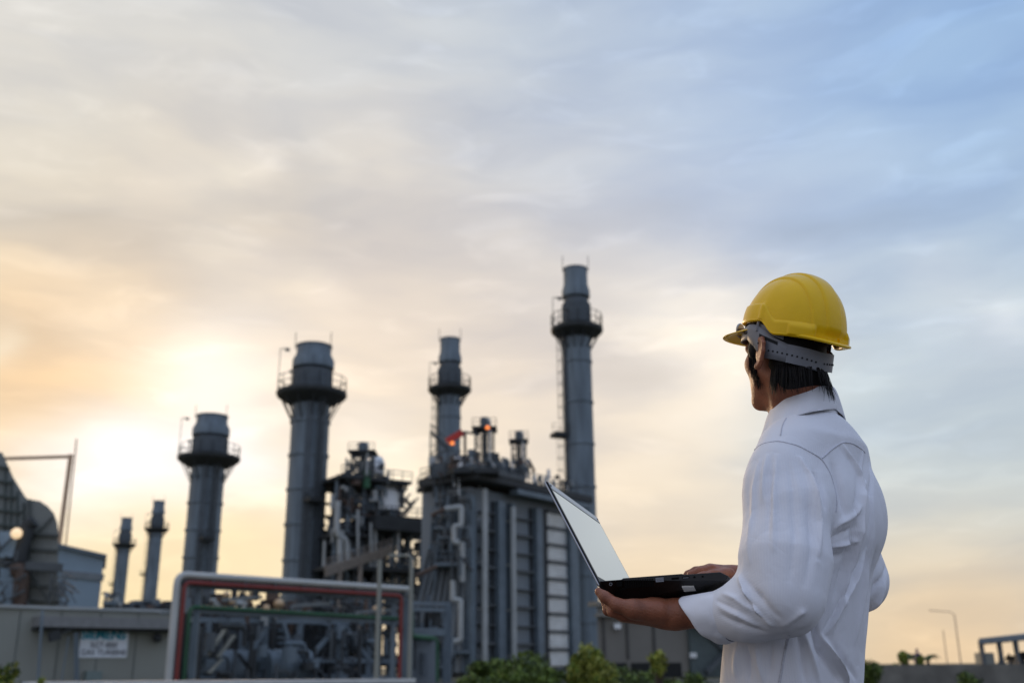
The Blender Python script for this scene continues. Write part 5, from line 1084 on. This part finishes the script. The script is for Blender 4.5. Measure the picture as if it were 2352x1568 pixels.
    prof_n = 9
    for i in range(n + 1):
        a = R(143) * (-1 + 2 * i / n); # 0 = back, +-pi = front
        fr = abs(a) / math.pi; cf, cl2 = -math.cos(a), math.sin(a)
        ztop = 1.572 - .046 * fr ** 1.1 - .03 * max(0, fr - .8) / .2; rt = (.060 + .016 * fr, .069)
        ci = T(-.002 + rt[0] * cf, rt[1] * cl2, 0); ci[2] = ztop
        zb = 1.521 - .078 * fr; co_ = T(.004 + (.072 + .028 * fr) * cf, (.124) * cl2, 0); co_[2] = zb
        if fr > .8:
            e = (fr - .8) / .2; co_ = co_ + tf * .012 * e; co_[2] -= .022 * e; 
        cb = T(-.002 + .062 * cf, .070 * cl2, 0); cb[2] = 1.495 - .05 * fr
        wob = .0012 * math.sin(9 * a) + .001 * math.sin(17 * a + 1)
        out = (co_ - ci) * np.array([1, 1, 0]); out /= np.linalg.norm(out) + 1e-9
        up1 = np.array([0, 0, 1.0])
        row = [cb, ci * .5 + cb * .5, ci - up1 * .004, ci + up1 * .0015 + out * .001, ci + out * .005 + up1 * .0005, ci * .72 + co_ * .28 + out * .005 + up1 * .003, ci * .4 + co_ * .6 + out * .004, co_ + out * wob * 2, co_ - out * .002 + up1 * .001]
        vv += row
    ff = [[i * prof_n + k, i * prof_n + k + 1, (i + 1) * prof_n + k + 1, (i + 1) * prof_n + k] for i in range(n) for k in range(prof_n - 1)]
    co = link('collar', vv, ff, M_cloth, shirt, smooth=True); attr(co, 'weave', np.zeros(len(vv)))
    sd = co.modifiers.new('thick', 'SOLIDIFY'); sd.thickness = .0016; sd.offset = 0; ss = co.modifiers.new('subsurf', 'SUBSURF'); ss.levels = 1; ss.render_levels = 1
    # ---------- seams laid on the cloth
    def seam(poly, name='seam', wd_=.0015, src=(), lift=.0012, mt_=None):
        Vc = np.concatenate([s_[0] for s_ in src]); Nc = np.concatenate([s_[1] for s_ in src]); uv = proj(Vc); vis = (Nc * (CAMLOC - Vc)).sum(1) > 0; dep = (Vc - CAMLOC) @ CFWD
        dens = []
        for i in range(len(poly) - 1):
            L_ = math.hypot(poly[i + 1][0] - poly[i][0], poly[i + 1][1] - poly[i][1]); m_ = max(2, int(L_ / 6))
            for j in range(m_): t = j / m_; dens.append((poly[i][0] * (1 - t) + poly[i + 1][0] * t, poly[i][1] * (1 - t) + poly[i + 1][1] * t))
        dens.append(poly[-1]); pp = []
        for d in dens:
            d2 = ((uv - d) ** 2).sum(1); nr = np.where(vis & (d2 < 60))[0]
            if len(nr) == 0: continue
            dm = dep[nr].min(); nr = nr[dep[nr] < dm + .02]; nr = nr[np.argsort(d2[nr])[:4]]; pp.append((Vc[nr].mean(0), Nc[nr].mean(0)))
        if len(pp) < 3: return
        Q = np.array([p for p, _ in pp]); NN = np.array([x for _, x in pp])
        for _ in range(3): Q[1:-1] = Q[1:-1] * .5 + (Q[:-2] + Q[2:]) * .25; NN[1:-1] = NN[1:-1] * .5 + (NN[:-2] + NN[2:]) * .25
        vv = []
        for i in range(len(Q)):
            t = Q[min(i + 1, len(Q) - 1)] - Q[max(i - 1, 0)]; nn_ = NN[i] / np.linalg.norm(NN[i]); s_ = np.cross(t, nn_); s_ /= np.linalg.norm(s_) + 1e-9
            for a, h_ in ((-1, -.002), (-.9, lift), (0, lift * 1.15), (.9, lift), (1, -.002)): vv.append(Q[i] + s_ * a * wd_ + nn_ * h_)
        ff = [[i * 5 + k, i * 5 + k + 1, (i + 1) * 5 + k + 1, (i + 1) * 5 + k] for i in range(len(Q) - 1) for k in range(4)]
        o = link(name, vv, ff, mt_ or M_seam, shirt, smooth=True); attr(o, 'weave', np.zeros(len(vv)))
    src = [(Vs, NsF)]
    seam([(1729,1030),(1752,1018),(1786,1012),(1830,1022),(1862,1038),(1888,1054),(1905,1082),(1916,1115),(1922,1150),(1920,1175)], src=src)
    seam([(1888,1052),(1912,1030),(1936,1014),(1960,1018),(1990,1038)], src=src)
    seam([(1793,1000),(1797,975),(1806,960)], src=src)
    seam([(1812,1456),(1806,1480),(1798,1520),(1790,1568)], src=src, wd_=.0028)
    # buttons down the front
    lf = (Vs - CT) @ tl; ffw = (Vs - CT) @ tf
    def front(l, z):
        m_ = (np.abs(lf - l) < .012) & (np.abs(Vs[:, 2] - z) < .012) & (lab == 0); return T(ffw[m_].max() if m_.any() else .12, l, z)
    for z in (1.40, 1.31, 1.22, 1.13, 1.04): c_ = front(0, z); MB().tube(c_ - tf * .002, c_ + tf * .002, .0055, n=14).build('button', M_button, shirt, True)
    # ---------- trousers and shoes (below the frame)
    S = SDF()
    S.col([sec(.86, .088, 0, .098, .140), sec(.80, .088, 0, .102, .146), sec(.74, .088, 0, .10, .145)], fx=tf[:2], ly=tl[:2], k=.04)
    for s in (1, -1): S.chain([T(.085, s * .085, .80), T(.07, s * .09, .46), T(.02, s * .1, .07)], [.084, .070, .060], k=.03)
    Vt, Ft = mesh_sdf(S, T(0, 0, 0) - .34, T(0, 0, .95) + .34, .009); o = link('trousers', Vt, Ft, M_trouser, root, smooth=True)
    for s in (1, -1):
        S = SDF(); S.cap(T(.0, s * .1, .045), T(.16, s * .1, .035), .045, .036, k=.02); S.cap(T(-.01, s * .1, .05), T(0, s * .1, .10), .045, .045, k=.02); S.ell(T(.08, s * .1, -.5), (3, 3, .5), k=.004, op='-')
        Vt, Ft = mesh_sdf(S, T(.05, s * .1, .05) - .22, T(.05, s * .1, .05) + .22, .006); link('shoe', Vt, Ft, M_shoe, root, smooth=True)
    return root
person = build_person()
# ================================================================ hard hat
M_yel = mat('yellow_helmet_plastic', (.93, .56, .004), rough=.30, var=.05, scale=14, bump=.07, bscale=70, spec=.28, coat=.03)
M_greyp = mat('grey_harness_plastic', (.20, .205, .225), rough=.5, var=.08, scale=30)
M_dark = mat('black_slot', (.006, .006, .007), rough=.8)
M_steel = mat('brushed_metal', (.35, .35, .36), rough=.3, metal=.9, scale=40)
def build_hat():
    root = thing('hard_hat', 'yellow plastic hard hat with grey suspension strap worn by the man', 'hard hat', H(0, 0, .02))
    AZ = 60.0; F3 = frame(AZ, 15.0, 2.0); f3, l3, u3 = F3; O = HC + np.array([0, 0, .040]) - f3 * .012 - l3 * .002 + np.array([.012, -.003, 0])
    def W(f, l, u): return O + f3 * f + l3 * l + u3 * u
    def sst(a, b, x): t = min(1, max(0, (x - a) / (b - a))); return t * t * (3 - 2 * t)
    def rimz(ph):
        a = abs(math.degrees(ph)); return .017 - .030 * sst(90, 114, a) - .004 * sst(114, 180, a)
    def radii(ph):
        c, s = math.cos(ph), math.sin(ph); a = .111 if c > 0 else .113; b = .098; pw = 2.15
        return (abs(c / a) ** pw + abs(s / b) ** pw) ** (-1 / pw)
    n = 320; m = 90; HT = .129
    vv = []
    for j in range(m + 1):
        t = j / m
        for i in range(n):
            ph = -math.pi + 2 * math.pi * i / n; rz = rimz(ph); r = radii(ph)
            th = t * math.pi / 2; zz = HT * math.cos(th) ** .96 if th < math.pi / 2 - 1e-6 else 0; rr = r * math.sin(th) ** .92
            z = rz * (t ** 3) + zz * (1 - rz / HT * 0)
            if z < rz: z = rz
            f, l = rr * math.cos(ph), rr * math.sin(ph)
            d = .0036 * (1 - sst(.0175, .0205, abs(l))) + .0036 * (1 - sst(.046, .049, abs(l)))
            d *= sst(.0, .02, z - rz - .01)
            hgt = z - rz; a_ = abs(math.degrees(ph))
            skirt = .0038 * (1 - sst(.024 + .008 * sst(107, 82, a_), .028 + .008 * sst(107, 82, a_), hgt)) * (1 - sst(156, 159, a_)) * sst(8, 16, a_)
            tab = .0030 * sst(130, 131, a_) * (1 - sst(156, 159, a_)) * (1 - sst(.019, .022, hgt)); rid = .0022 * math.exp(-((a_ - 92) / 3.5) ** 2) * (1 - sst(.03, .045, hgt))
            nrm = np.array([f / .13 ** 2, l / .11 ** 2, z / HT ** 2 + 1e-6]); nrm /= np.linalg.norm(nrm); k = d + skirt + tab + rid
            vv.append(W(f + nrm[0] * k, l + nrm[1] * k, z + nrm[2] * k))
    ff = [[j * n + i, j * n + (i + 1) % n, (j + 1) * n + (i + 1) % n, (j + 1) * n + i] for j in range(m) for i in range(n)]
    sh = link('shell', vv, ff, M_yel, root, smooth=True); sd = sh.modifiers.new('thick', 'SOLIDIFY'); sd.thickness = .003; sd.offset = -1
    # rim flange
    vv = []; n2 = 200
    for i in range(n2):
        ph = -math.pi + 2 * math.pi * i / n2; rz = rimz(ph); r = radii(ph); a_ = abs(math.degrees(ph)); ext = .0065 + .020 * sst(130, 180, a_); dz = -.006 * sst(140, 180, a_)
        for dr, z in ((-.003, .0035), (.003, .0045), (ext, .0022 + dz), (ext + .0018, -.0006 + dz), (ext, -.0034 + dz), (.002, -.0040), (-.003, -.0036)):
            vv.append(W((r + dr) * math.cos(ph), (r + dr) * math.sin(ph), rz + z))
    ff = [[i * 7 + k, ((i + 1) % n2) * 7 + k, ((i + 1) % n2) * 7 + (k + 1) % 7, i * 7 + (k + 1) % 7] for i in range(n2) for k in range(7)]
    link('rim', vv, ff, M_yel, root, smooth=True)
    # visor
    vv = []; n3 = 60
    for i in range(n3 + 1):
        ph = R(-74 + 148 * i / n3); e = math.cos(ph / R(74) * math.pi / 2) ** .5 if 0 < i < n3 else 0; r = radii(ph) - .002
        for t, th in ((0, .0015), (.35, .0015), (.7, .0013), (1, .0010), (1, -.0010), (.7, -.0013), (.35, -.0015), (0, -.0015)):
            ex = .073 * e * t; z = rimz(ph) - .017 - .30 * ex - .5 * ex * ex / .056 * .3 * 0; vv.append(W((r + ex * .3) * math.cos(ph) + ex * .75, (r + ex * .3) * math.sin(ph), z + th + .004 * math.cos(ph * 1.2) * t))
    ff = [[i * 8 + k, (i + 1) * 8 + k, (i + 1) * 8 + (k + 1) % 8, i * 8 + (k + 1) % 8] for i in range(n3) for k in range(8)]
    link('visor', vv, ff, M_yel, root, smooth=True)
    # rear lugs and inner rib blocks
    mb = MB(); a = W(-.142, .022, -.012); mb.prism([W(-.108, -.018, -.018), W(-.119, -.018, -.020), W(-.118, -.018, -.006), W(-.108, -.018, -.004)], l3 * -.022); mb.build('rear_lug', M_yel, root)
    # suspension band
    KEY = [(0, -.010, -.026), (50, -.008, -.026), (74, .010, -.024), (90, .008, -.040), (106, -.004, -.064), (122, -.020, -.066), (140, -.032, -.070), (160, -.038, -.074), (180, -.042, -.078)]
    Wb = lambda f, l, u: W(f, l, u) - np.array([.010, -.003, 0])
    def band(ph):
        a = abs(math.degrees(ph)); ks = [k[0] for k in KEY]; return np.interp(a, ks, [k[1] for k in KEY]), np.interp(a, ks, [k[2] for k in KEY])
    def br(ph): c, s = math.cos(ph), math.sin(ph); a = .100 if c > 0 else .104; b = .0925; return (abs(c / a) ** 2.1 + abs(s / b) ** 2.1) ** (-1 / 2.1)
    vv = []; n4 = 180
    for i in range(n4):
        ph = -math.pi + 2 * math.pi * i / n4; t_, b_ = band(ph); r = br(ph)
        for k in range(4): z = t_ + (b_ - t_) * k / 3; vv.append(Wb(r * math.cos(ph) + .004, r * math.sin(ph), z))
    ff = [[i * 4 + k, ((i + 1) % n4) * 4 + k, ((i + 1) % n4) * 4 + k + 1, i * 4 + k + 1] for i in range(n4) for k in range(3)]
    bd = link('suspension_strap', vv, ff, M_greyp, root, smooth=True); sd = bd.modifiers.new('thick', 'SOLIDIFY'); sd.thickness = .0022; sd.offset = 0
    # raised overlap at the nape, upper tongue, rivets
    def patch(name, a0, a1, z0, z1, dr, m_, side=1, parent=bd, nn=14, slope=0.0):
        v_ = []
        for i in range(nn + 1):
            a = R(a0 + (a1 - a0) * i / nn) * side; r = br(a) + dr; dz = slope * (i / nn)
            for z in (z0, z1): v_.append(Wb(r * math.cos(a) + .004, r * math.sin(a), z + dz))
        f_ = [[i * 2, i * 2 + 1, i * 2 + 3, i * 2 + 2] for i in range(nn)]; o = link(name, v_, f_, m_, parent); s_ = o.modifiers.new('thick', 'SOLIDIFY'); s_.thickness = .0014; s_.offset = 0
    for sd_ in (1, -1):
        patch('overlap', 138, 180, -.031, -.070, .0022, M_greyp, sd_, slope=-.006)
        patch('slot', 98, 126, -.012, -.019, .0012, M_dark, sd_, slope=-.016)
        patch('slot', 62, 72, -.006, -.012, .0012, M_dark, sd_)
        patch('tongue', 92, 132, .012, -.004, -.004, M_greyp, sd_, slope=-.018)
        for i in range(14):
            a = R(98 + i * 5.8) * sd_; t_, b_ = band(a); r = br(a) + (.0016 if abs(math.degrees(a)) < 138 else .0036); z = b_ + .017 + .002 * (i < 3)
            c = Wb(r * math.cos(a) + .004, r * math.sin(a), z); nr = f3 * math.cos(a) + l3 * math.sin(a)
            MB().tube(c - nr * .001, c + nr * .0004, .0021, n=10).build('adjustment_hole', M_dark, bd)
    # crown straps inside the shell
    mb = MB()
    for a in (30, 90, 150, 210, 270, 330):
        ph = R(a); pp = []
        for t in np.linspace(0, 1, 8): r = br(ph) * (1 - t * t); pp.append(Wb(r * math.cos(ph), r * math.sin(ph), -.006 + .115 * math.sin(t * math.pi / 2)))
        mb.path(pp, .004, 6)
    mb.build('crown_strap', M_greyp, root)
    # round metal badge clipped in front, above the visor
    c = W(.112, .040, .006); ax = f3 * .93 + l3 * .30 - u3 * .1; ax /= np.linalg.norm(ax); mb = MB()
    u = np.cross(ax, [0, 0, 1.0]); u /= np.linalg.norm(u); v = np.cross(u, ax); c2 = c + ax * .014
    ring = [c2 + .0155 * (math.cos(a) * u + math.sin(a) * v) for a in np.linspace(0, 2 * math.pi, 33)[:-1]]
    mb.path(ring + [ring[0]], .0022, 6); mb.tube(c2 - ax * .002, c2 + ax * .001, .0140, n=28); cl = mb.build('round_clip', M_steel, root, True)
    MB().tube(c - ax * .004, c2 - ax * .002, .006, n=12).build('clip_arm', mat('bronze_bolt', (.30, .16, .06), rough=.35, metal=.6), root, True)
    return root
build_hat()
# ================================================================ laptop
M_lap = mat('black_laptop_plastic', (.010, .0092, .0090), rough=.42, spec=.35, var=.15, scale=60, bump=.05, bscale=400)
M_silver = mat('silver_laptop_edge', (.45, .45, .46), rough=.28, metal=.85)
M_bezel = mat('glossy_grey_bezel', (.18, .18, .19), rough=.12, metal=.3, var=.03)
M_port = mat('port_dark', (.002, .002, .002), rough=.7, spec=.08)
M_key = mat('keycap', (.014, .014, .015), rough=.5)
M_lab = mat('sticker', (.62, .60, .55), rough=.5)
M_batt = mat('laptop_foot_grey', (.42, .38, .33), rough=.55)
def screen_mat():
    m = mat('laptop_screen', (.03, .03, .035), rough=.08, var=.0, spec=.4); b = m.node_tree.nodes['Principled BSDF']; b.inputs['Emission Color'].default_value = (.84, .88, .86, 1); b.inputs['Emission Strength'].default_value = .30; return m
def build_laptop():
    a, p, r = .36561491, -.03434248, -.08410854; lid = 2.02584392
    cy, sy, cp, sp, cr, sr = math.cos(-a), math.sin(-a), math.cos(p), math.sin(p), math.cos(r), math.sin(r)
    Mx = np.array([[cy, -sy, 0], [sy, cy, 0], [0, 0, 1]]) @ np.array([[cp, 0, sp], [0, 1, 0], [-sp, 0, cp]]) @ np.array([[1, 0, 0], [0, cr, -sr], [0, sr, cr]])
    O = np.array([.17806631, 2.15573916, 1.16703285]); Wd, D, Lh = .375, .262, .247
    def w(x, y, z): return O + Mx @ np.array([x, y, z])
    t_ = math.pi - lid; ux = np.array([-math.cos(t_), 0, math.sin(t_)]); nx = np.array([math.sin(t_), 0, math.cos(t_)])  # lid up-direction, lid front normal
    def wl(h, y, o=0): q = ux * h + nx * o; return w(q[0] - .004, y, q[2] + .001)
    root = thing('laptop', 'open black laptop with pale blank screen held in the man\'s hands', 'laptop', w(D / 2, Wd / 2, -.03))
    # base: stepped wedge with bevelled front and underside
    prof = [(-.002, -.001), (.044, -.001), (.048, .0015), (.170, .0015), (.174, -.0005), (D - .016, -.0005), (D, -.010), (D - .006, -.018), (D - .040, -.036), (.050, -.042), (.014, -.040), (-.004, -.021)]
    mb = MB(); k = len(prof); cx = sum(x for x, z in prof) / k; v = []
    for y, s_, dz in ((0, .0, 0), (.0, 0, 0), (Wd, 0, 0)):
        pass
    rows = [(0.0005, .004), (0, 0), (Wd, 0), (Wd - .0005, .004)]
    v = [w(x, 0 if z > -.022 else .055, z) for x, z in prof] + [w(x, Wd if z > -.02 else Wd - .010, z) for x, z in prof]
    f = [[i, (i + 1) % k, k + (i + 1) % k, k + i] for i in range(k)] + [list(range(k))[::-1], list(range(k, 2 * k))]
    mb.add(v, f); base = mb.build('base', M_lap, root)
    bv = base.modifiers.new('bevel', 'BEVEL'); bv.width = .0015; bv.segments = 2; bv.limit_method = 'ANGLE'
    # side ports
    def side(name, x0, x1, z0, z1, m_, d=.0006, par=base): MB().hexa([w(x0, -d, z0), w(x1, -d, z0), w(x1, .002, z0), w(x0, .002, z0), w(x0, -d, z1), w(x1, -d, z1), w(x1, .002, z1), w(x0, .002, z1)]).build(name, m_, par)
    def jack(name, x, z, r_, m1): 
        MB().tube(w(x, .001, z), w(x, -.0006, z), r_, n=16).build(name, m1, base)
    X = lambda cx_: (cx_ - 548) / (1610 - 548) * .250
    jack('power_jack', X(640), -.009, .0032, M_greyp); jack('power_jack_hole', X(640), -.009, .0022, M_port)
    MB().tube(w(X(640), .001, -.009), w(X(640), -.001, -.009), .0021, n=14).build('power_jack_pin', M_port, base)
    side('network_port', X(693), X(742), -.015, -.0045, M_port)
    for i in range(17): side('vent_slot', X(765) + i * .0036, X(765) + i * .0036 + .0019, -.0195, -.0035, M_port)
    for i in range(4): side('vent_slot', X(715) + i * .0036, X(715) + i * .0036 + .0019, -.0215, -.0185, M_port)
    side('video_port', X(1040), X(1110), -.0115, -.0030, M_greyp)
    for i in range(5):
        for j in range(2): MB().tube(w(X(1052) + i * .0028 + j * .0014, .001, -.0055 - j * .003), w(X(1052) + i * .0028 + j * .0014, -.0010, -.0055 - j * .003), .0006, n=6).build('video_pin_hole', M_port, base)
    side('display_port', X(1178), X(1242), -.0095, -.0050, M_port); side('usb_port', X(1270), X(1332), -.0105, -.0045, M_port); side('usb_tongue', X(1276), X(1326), -.0078, -.0066, M_greyp, .0009)
    jack('audio_jack', X(1375), -.0075, .0024, M_port); jack('audio_jack', X(1445), -.0075, .0024, M_port)
    # underside: sticker, battery foot
    zb = lambda x: -.036 - .006 * (D - .040 - x) / (D - .090)
    def under(name, x0, x1, y0, y1, t, m_): MB().hexa([w(x0, y0, zb(x0) - t), w(x1, y0, zb(x1) - t), w(x1, y1, zb(x1) - t), w(x0, y1, zb(x0) - t), w(x0, y0, zb(x0) + .002), w(x1, y0, zb(x1) + .002), w(x1, y1, zb(x1) + .002), w(x0, y1, zb(x0) + .002)]).build(name, m_, base)
    def bev(x, t, o): z0 = -.0195; z1 = zb(x); return w(x, .055 * t - o * .3, z0 + (z1 - z0) * t - o)
    def slant(name, x0, x1, t0, t1, o, m_): MB().hexa([bev(x0, t0, o), bev(x1, t0, o), bev(x1, t1, o), bev(x0, t1, o), bev(x0, t0, -.002), bev(x1, t0, -.002), bev(x1, t1, -.002), bev(x0, t1, -.002)]).build(name, m_, base)
    slant('sticker', .166, .190, .18, .52, .0008, M_lab)
    under('battery_cover', .118, .172, .056, .20, .010, M_batt); under('cooling_grille', .03, .10, .12, .30, .001, M_port)
    for x in (.02, .21):
        for y in (.03, .345): MB().tube(w(x, y, zb(x) - .003), w(x, y, zb(x) + .002), .006, n=14).build('rubber_foot', M_port, base)
    # keyboard and touchpad
    for rr in range(5):
        kk = MB()
        for c in range(14):
            x0 = .062 + rr * .0195; y0 = .045 + c * .0205; kk.hexa([w(x0, y0, .001), w(x0 + .0165, y0, .001), w(x0 + .0165, y0 + .0175, .001), w(x0, y0 + .0175, .001), w(x0 + .001, y0 + .001, .0042), w(x0 + .0155, y0 + .001, .0042), w(x0 + .0155, y0 + .0165, .0042), w(x0 + .001, y0 + .0165, .0042)])
        kk.build('key_row', M_key, base)
    MB().hexa([w(.185, .13, -.0004), w(.240, .13, -.0004), w(.240, .225, -.0004), w(.185, .225, -.0004), w(.185, .13, .0002), w(.240, .13, .0002), w(.240, .225, .0002), w(.185, .225, .0002)]).build('touchpad', M_bezel, base)
    # lid: silver back shell, black frame, screen
    def slab(h0, h1, y0, y1, o0, o1): return [wl(h0, y0, o0), wl(h0, y1, o0), wl(h1, y1, o0), wl(h1, y0, o0), wl(h0, y0, o1), wl(h0, y1, o1), wl(h1, y1, o1), wl(h1, y0, o1)]
    ld = MB().hexa(slab(-.010, Lh, 0, Wd, -.0068, -.0032)).build('lid', M_silver, root); b2 = ld.modifiers.new('bevel', 'BEVEL'); b2.width = .0016; b2.segments = 3
    fr = MB().hexa(slab(-.006, Lh - .0015, .0012, Wd - .0012, -.0034, .0002)).build('lid_frame', M_lap, ld); b3 = fr.modifiers.new('bevel', 'BEVEL'); b3.width = .0008; b3.segments = 2
    MB().hexa(slab(Lh - .020, Lh - .003, .0075, Wd - .004, .0, .0011)).build('top_bezel', mat('sky_sheen_bezel', (.5, .5, .5), rough=.35, metal=.6), ld)  # pale strip stands in for sky reflected in the glossy bezel
    MB().hexa(slab(.010, Lh - .0235, .0085, Wd - .0085, .0, .0008)).build('screen', screen_mat(), ld)
    for y in (.012, Wd - .012): MB().tube(wl(Lh - .011, y, .0005), wl(Lh - .011, y, .0022), .0022, n=10).build('rubber_bumper', M_port, ld)
    for y0 in (.012, .30): MB().tube(w(-.006, y0, -.004), w(-.006, y0 + .055, -.004), .0062, n=14).build('hinge', M_lap, root, True)
    return root
build_laptop()
# ================================================================ vegetation
def foliage(name, c, rad, n, leaf, mats, seed, parent, clumps=14, flat=.75):
    rd = np.random.RandomState(seed); cc = []
    for i in range(clumps):
        d = rd.normal(size=3); d /= np.linalg.norm(d); cc.append((np.array(c) + d * np.array(rad) * rd.uniform(.2, .85), rd.uniform(.14, .38)))
    for mi, m_ in enumerate(mats):
        k = n // len(mats); vv = []; ff = []
        for i in range(k):
            cl, rr = cc[rd.randint(len(cc))]; d = rd.normal(size=3); d /= np.linalg.norm(d); p = cl + d * np.array(rad) * rr * rd.uniform(.5, 1.1); p[2] = max(.03, p[2])
            a = rd.normal(size=3); a /= np.linalg.norm(a); b = np.cross(a, rd.normal(size=3)); b /= np.linalg.norm(b) + 1e-9; s = leaf * rd.uniform(.6, 1.3); q = len(vv)
            vv += [p - a * s, p + b * s * .38, p + a * s, p - b * s * .38]; ff.append([q, q + 1, q + 2, q + 3])
        link(name, vv, ff, m_, parent)
    return cc
def bush(label, px, py_top, Y, wpx, n, leaf, mats, seed, name='bush', cat='bush', group=None, depth=1.0, rz=None):
    t = P(px, py_top, Y); w_ = wpx * mpp(Y, py_top) / 2; h = t[2]; root = thing(name, label, cat, (t[0], Y, 0), group)
    zc = h * .52 if name == 'bush' else h - rz; rad = (w_, w_ * depth, (h - zc) * .95)
    cc = foliage('crown', (t[0], Y, zc), rad, n, leaf, mats, seed, root, clumps=44)
    tr = MB(); rd = random.Random(seed)
    for k in range(7):
        e = cc[k * 3 % len(cc)][0]; tr.path([(t[0] + rd.uniform(-.1, .1), Y, 0), (t[0] + (e[0] - t[0]) * .35, Y + (e[1] - Y) * .3, e[2] * .5), e], .02 + .008 * h, 6)
    tr.build('trunk', M_bark, root)
    return root
bush('round dark green bush below the boiler house', 1172, 1496, 24, 250, 14000, .075, [M_leaf, M_leaf3, M_leaf], 1, group='bushes in front of the plant')
bush('yellow-green shrub below the tallest chimney', 1358, 1474, 24, 130, 6500, .07, [M_leaf2, M_leaf, M_leaf2], 2, group='bushes in front of the plant', rz=.32)
bush('thin yellow-green sapling in front of the beige building', 1508, 1486, 22, 46, 1100, .06, [M_leaf2, M_leaf2, M_leaf], 3, name='sapling', cat='young tree', rz=.30)
bush('wide dark green hedge along the foot of the beige building', 1430, 1532, 27, 270, 7000, .075, [M_leaf3, M_leaf, M_leaf3], 4, group='bushes in front of the plant', rz=.28)
bush('low green bush beside the stairs of the beige building', 1590, 1545, 26, 120, 2000, .07, [M_leaf, M_leaf3], 5, group='bushes in front of the plant', rz=.2)
bush('olive green bush at the bottom left corner of the photo', 22, 1515, 15, 125, 3800, .045, [M_leaf2, M_leaf, M_leaf3], 6, group='bushes in front of the plant', rz=.16)
bush('small green weed tuft rising over the white parapet', 97, 1552, 15, 22, 300, .035, [M_leaf2, M_leaf], 7, name='weed', cat='weed', rz=.12)
bush('green bush right of the man\'s hip against the low wall', 1992, 1502, 36, 60, 1600, .08, [M_leaf, M_leaf3], 8, group='bushes by the right wall', rz=.5)
for i, (px, py, w_, lab) in enumerate(((2072, 1492, 22, 'slender distant sapling above the low wall, nearest the man'), (2112, 1502, 18, 'second small sapling above the low wall, left of the dark blob'), (2060, 1518, 40, 'low distant bush behind the low wall beside the man'))):
    bush(lab, px, py, 46, w_, 500, .09, [M_leaf2, M_leaf], 20 + i, name='sapling' if w_ < 30 else 'bush', cat='young tree' if w_ < 30 else 'bush', rz=.35 if w_ < 30 else .3)
bush('dark shrub at the right end of the low wall', 2222, 1536, 38, 60, 900, .08, [M_leaf3, M_leaf], 30, group='bushes by the right wall', rz=.4)
def palm(px, py, Y, label, seed):
    t = P(px, py, Y); root = thing('palm_tree', label, 'palm tree', (t[0], Y, 0), 'small distant palm trees'); MB().tube((t[0], Y, 0), (t[0], Y, t[2] - .25), .12, .09, n=8).build('trunk', M_bark, root)
    rd = random.Random(seed); mb = MB()
    for i in range(22):
        a = rd.uniform(0, 6.28); e = rd.uniform(-.3, .6); L_ = rd.uniform(.5, .85); p0 = V3(t[0], Y, t[2] - .3); d = V3(math.cos(a), math.sin(a), 0); p1 = p0 + d * L_ * .6 + V3(0, 0, L_ * (.35 + e * .3)); p2 = p0 + d * L_ * 1.1 + V3(0, 0, L_ * (e * .3)); s = V3(-d[1], d[0], 0) * .08
        mb.add([p0 - s, p0 + s, p1 + s * 1.3, p1 - s * 1.3, p2], [[0, 1, 2, 3], [3, 2, 4]])
    mb.build('crown', M_leaf3, root)
DX = lambda zx: (2150 + zx / 5.7366) * .91875; DY = lambda zy: (1500 + zy / 5.7366) * .91875
palm(DX(665), DY(780), 60, 'small dark palm beyond the low wall, left of the tiny figure', 1); palm(DX(965), DY(790), 62, 'small brownish palm beyond the low wall, right of the tiny figure', 2)
far_person(DX(820), DY(760), DY(925), 62, mat('purple_top', (.10, .05, .12), rough=.8))
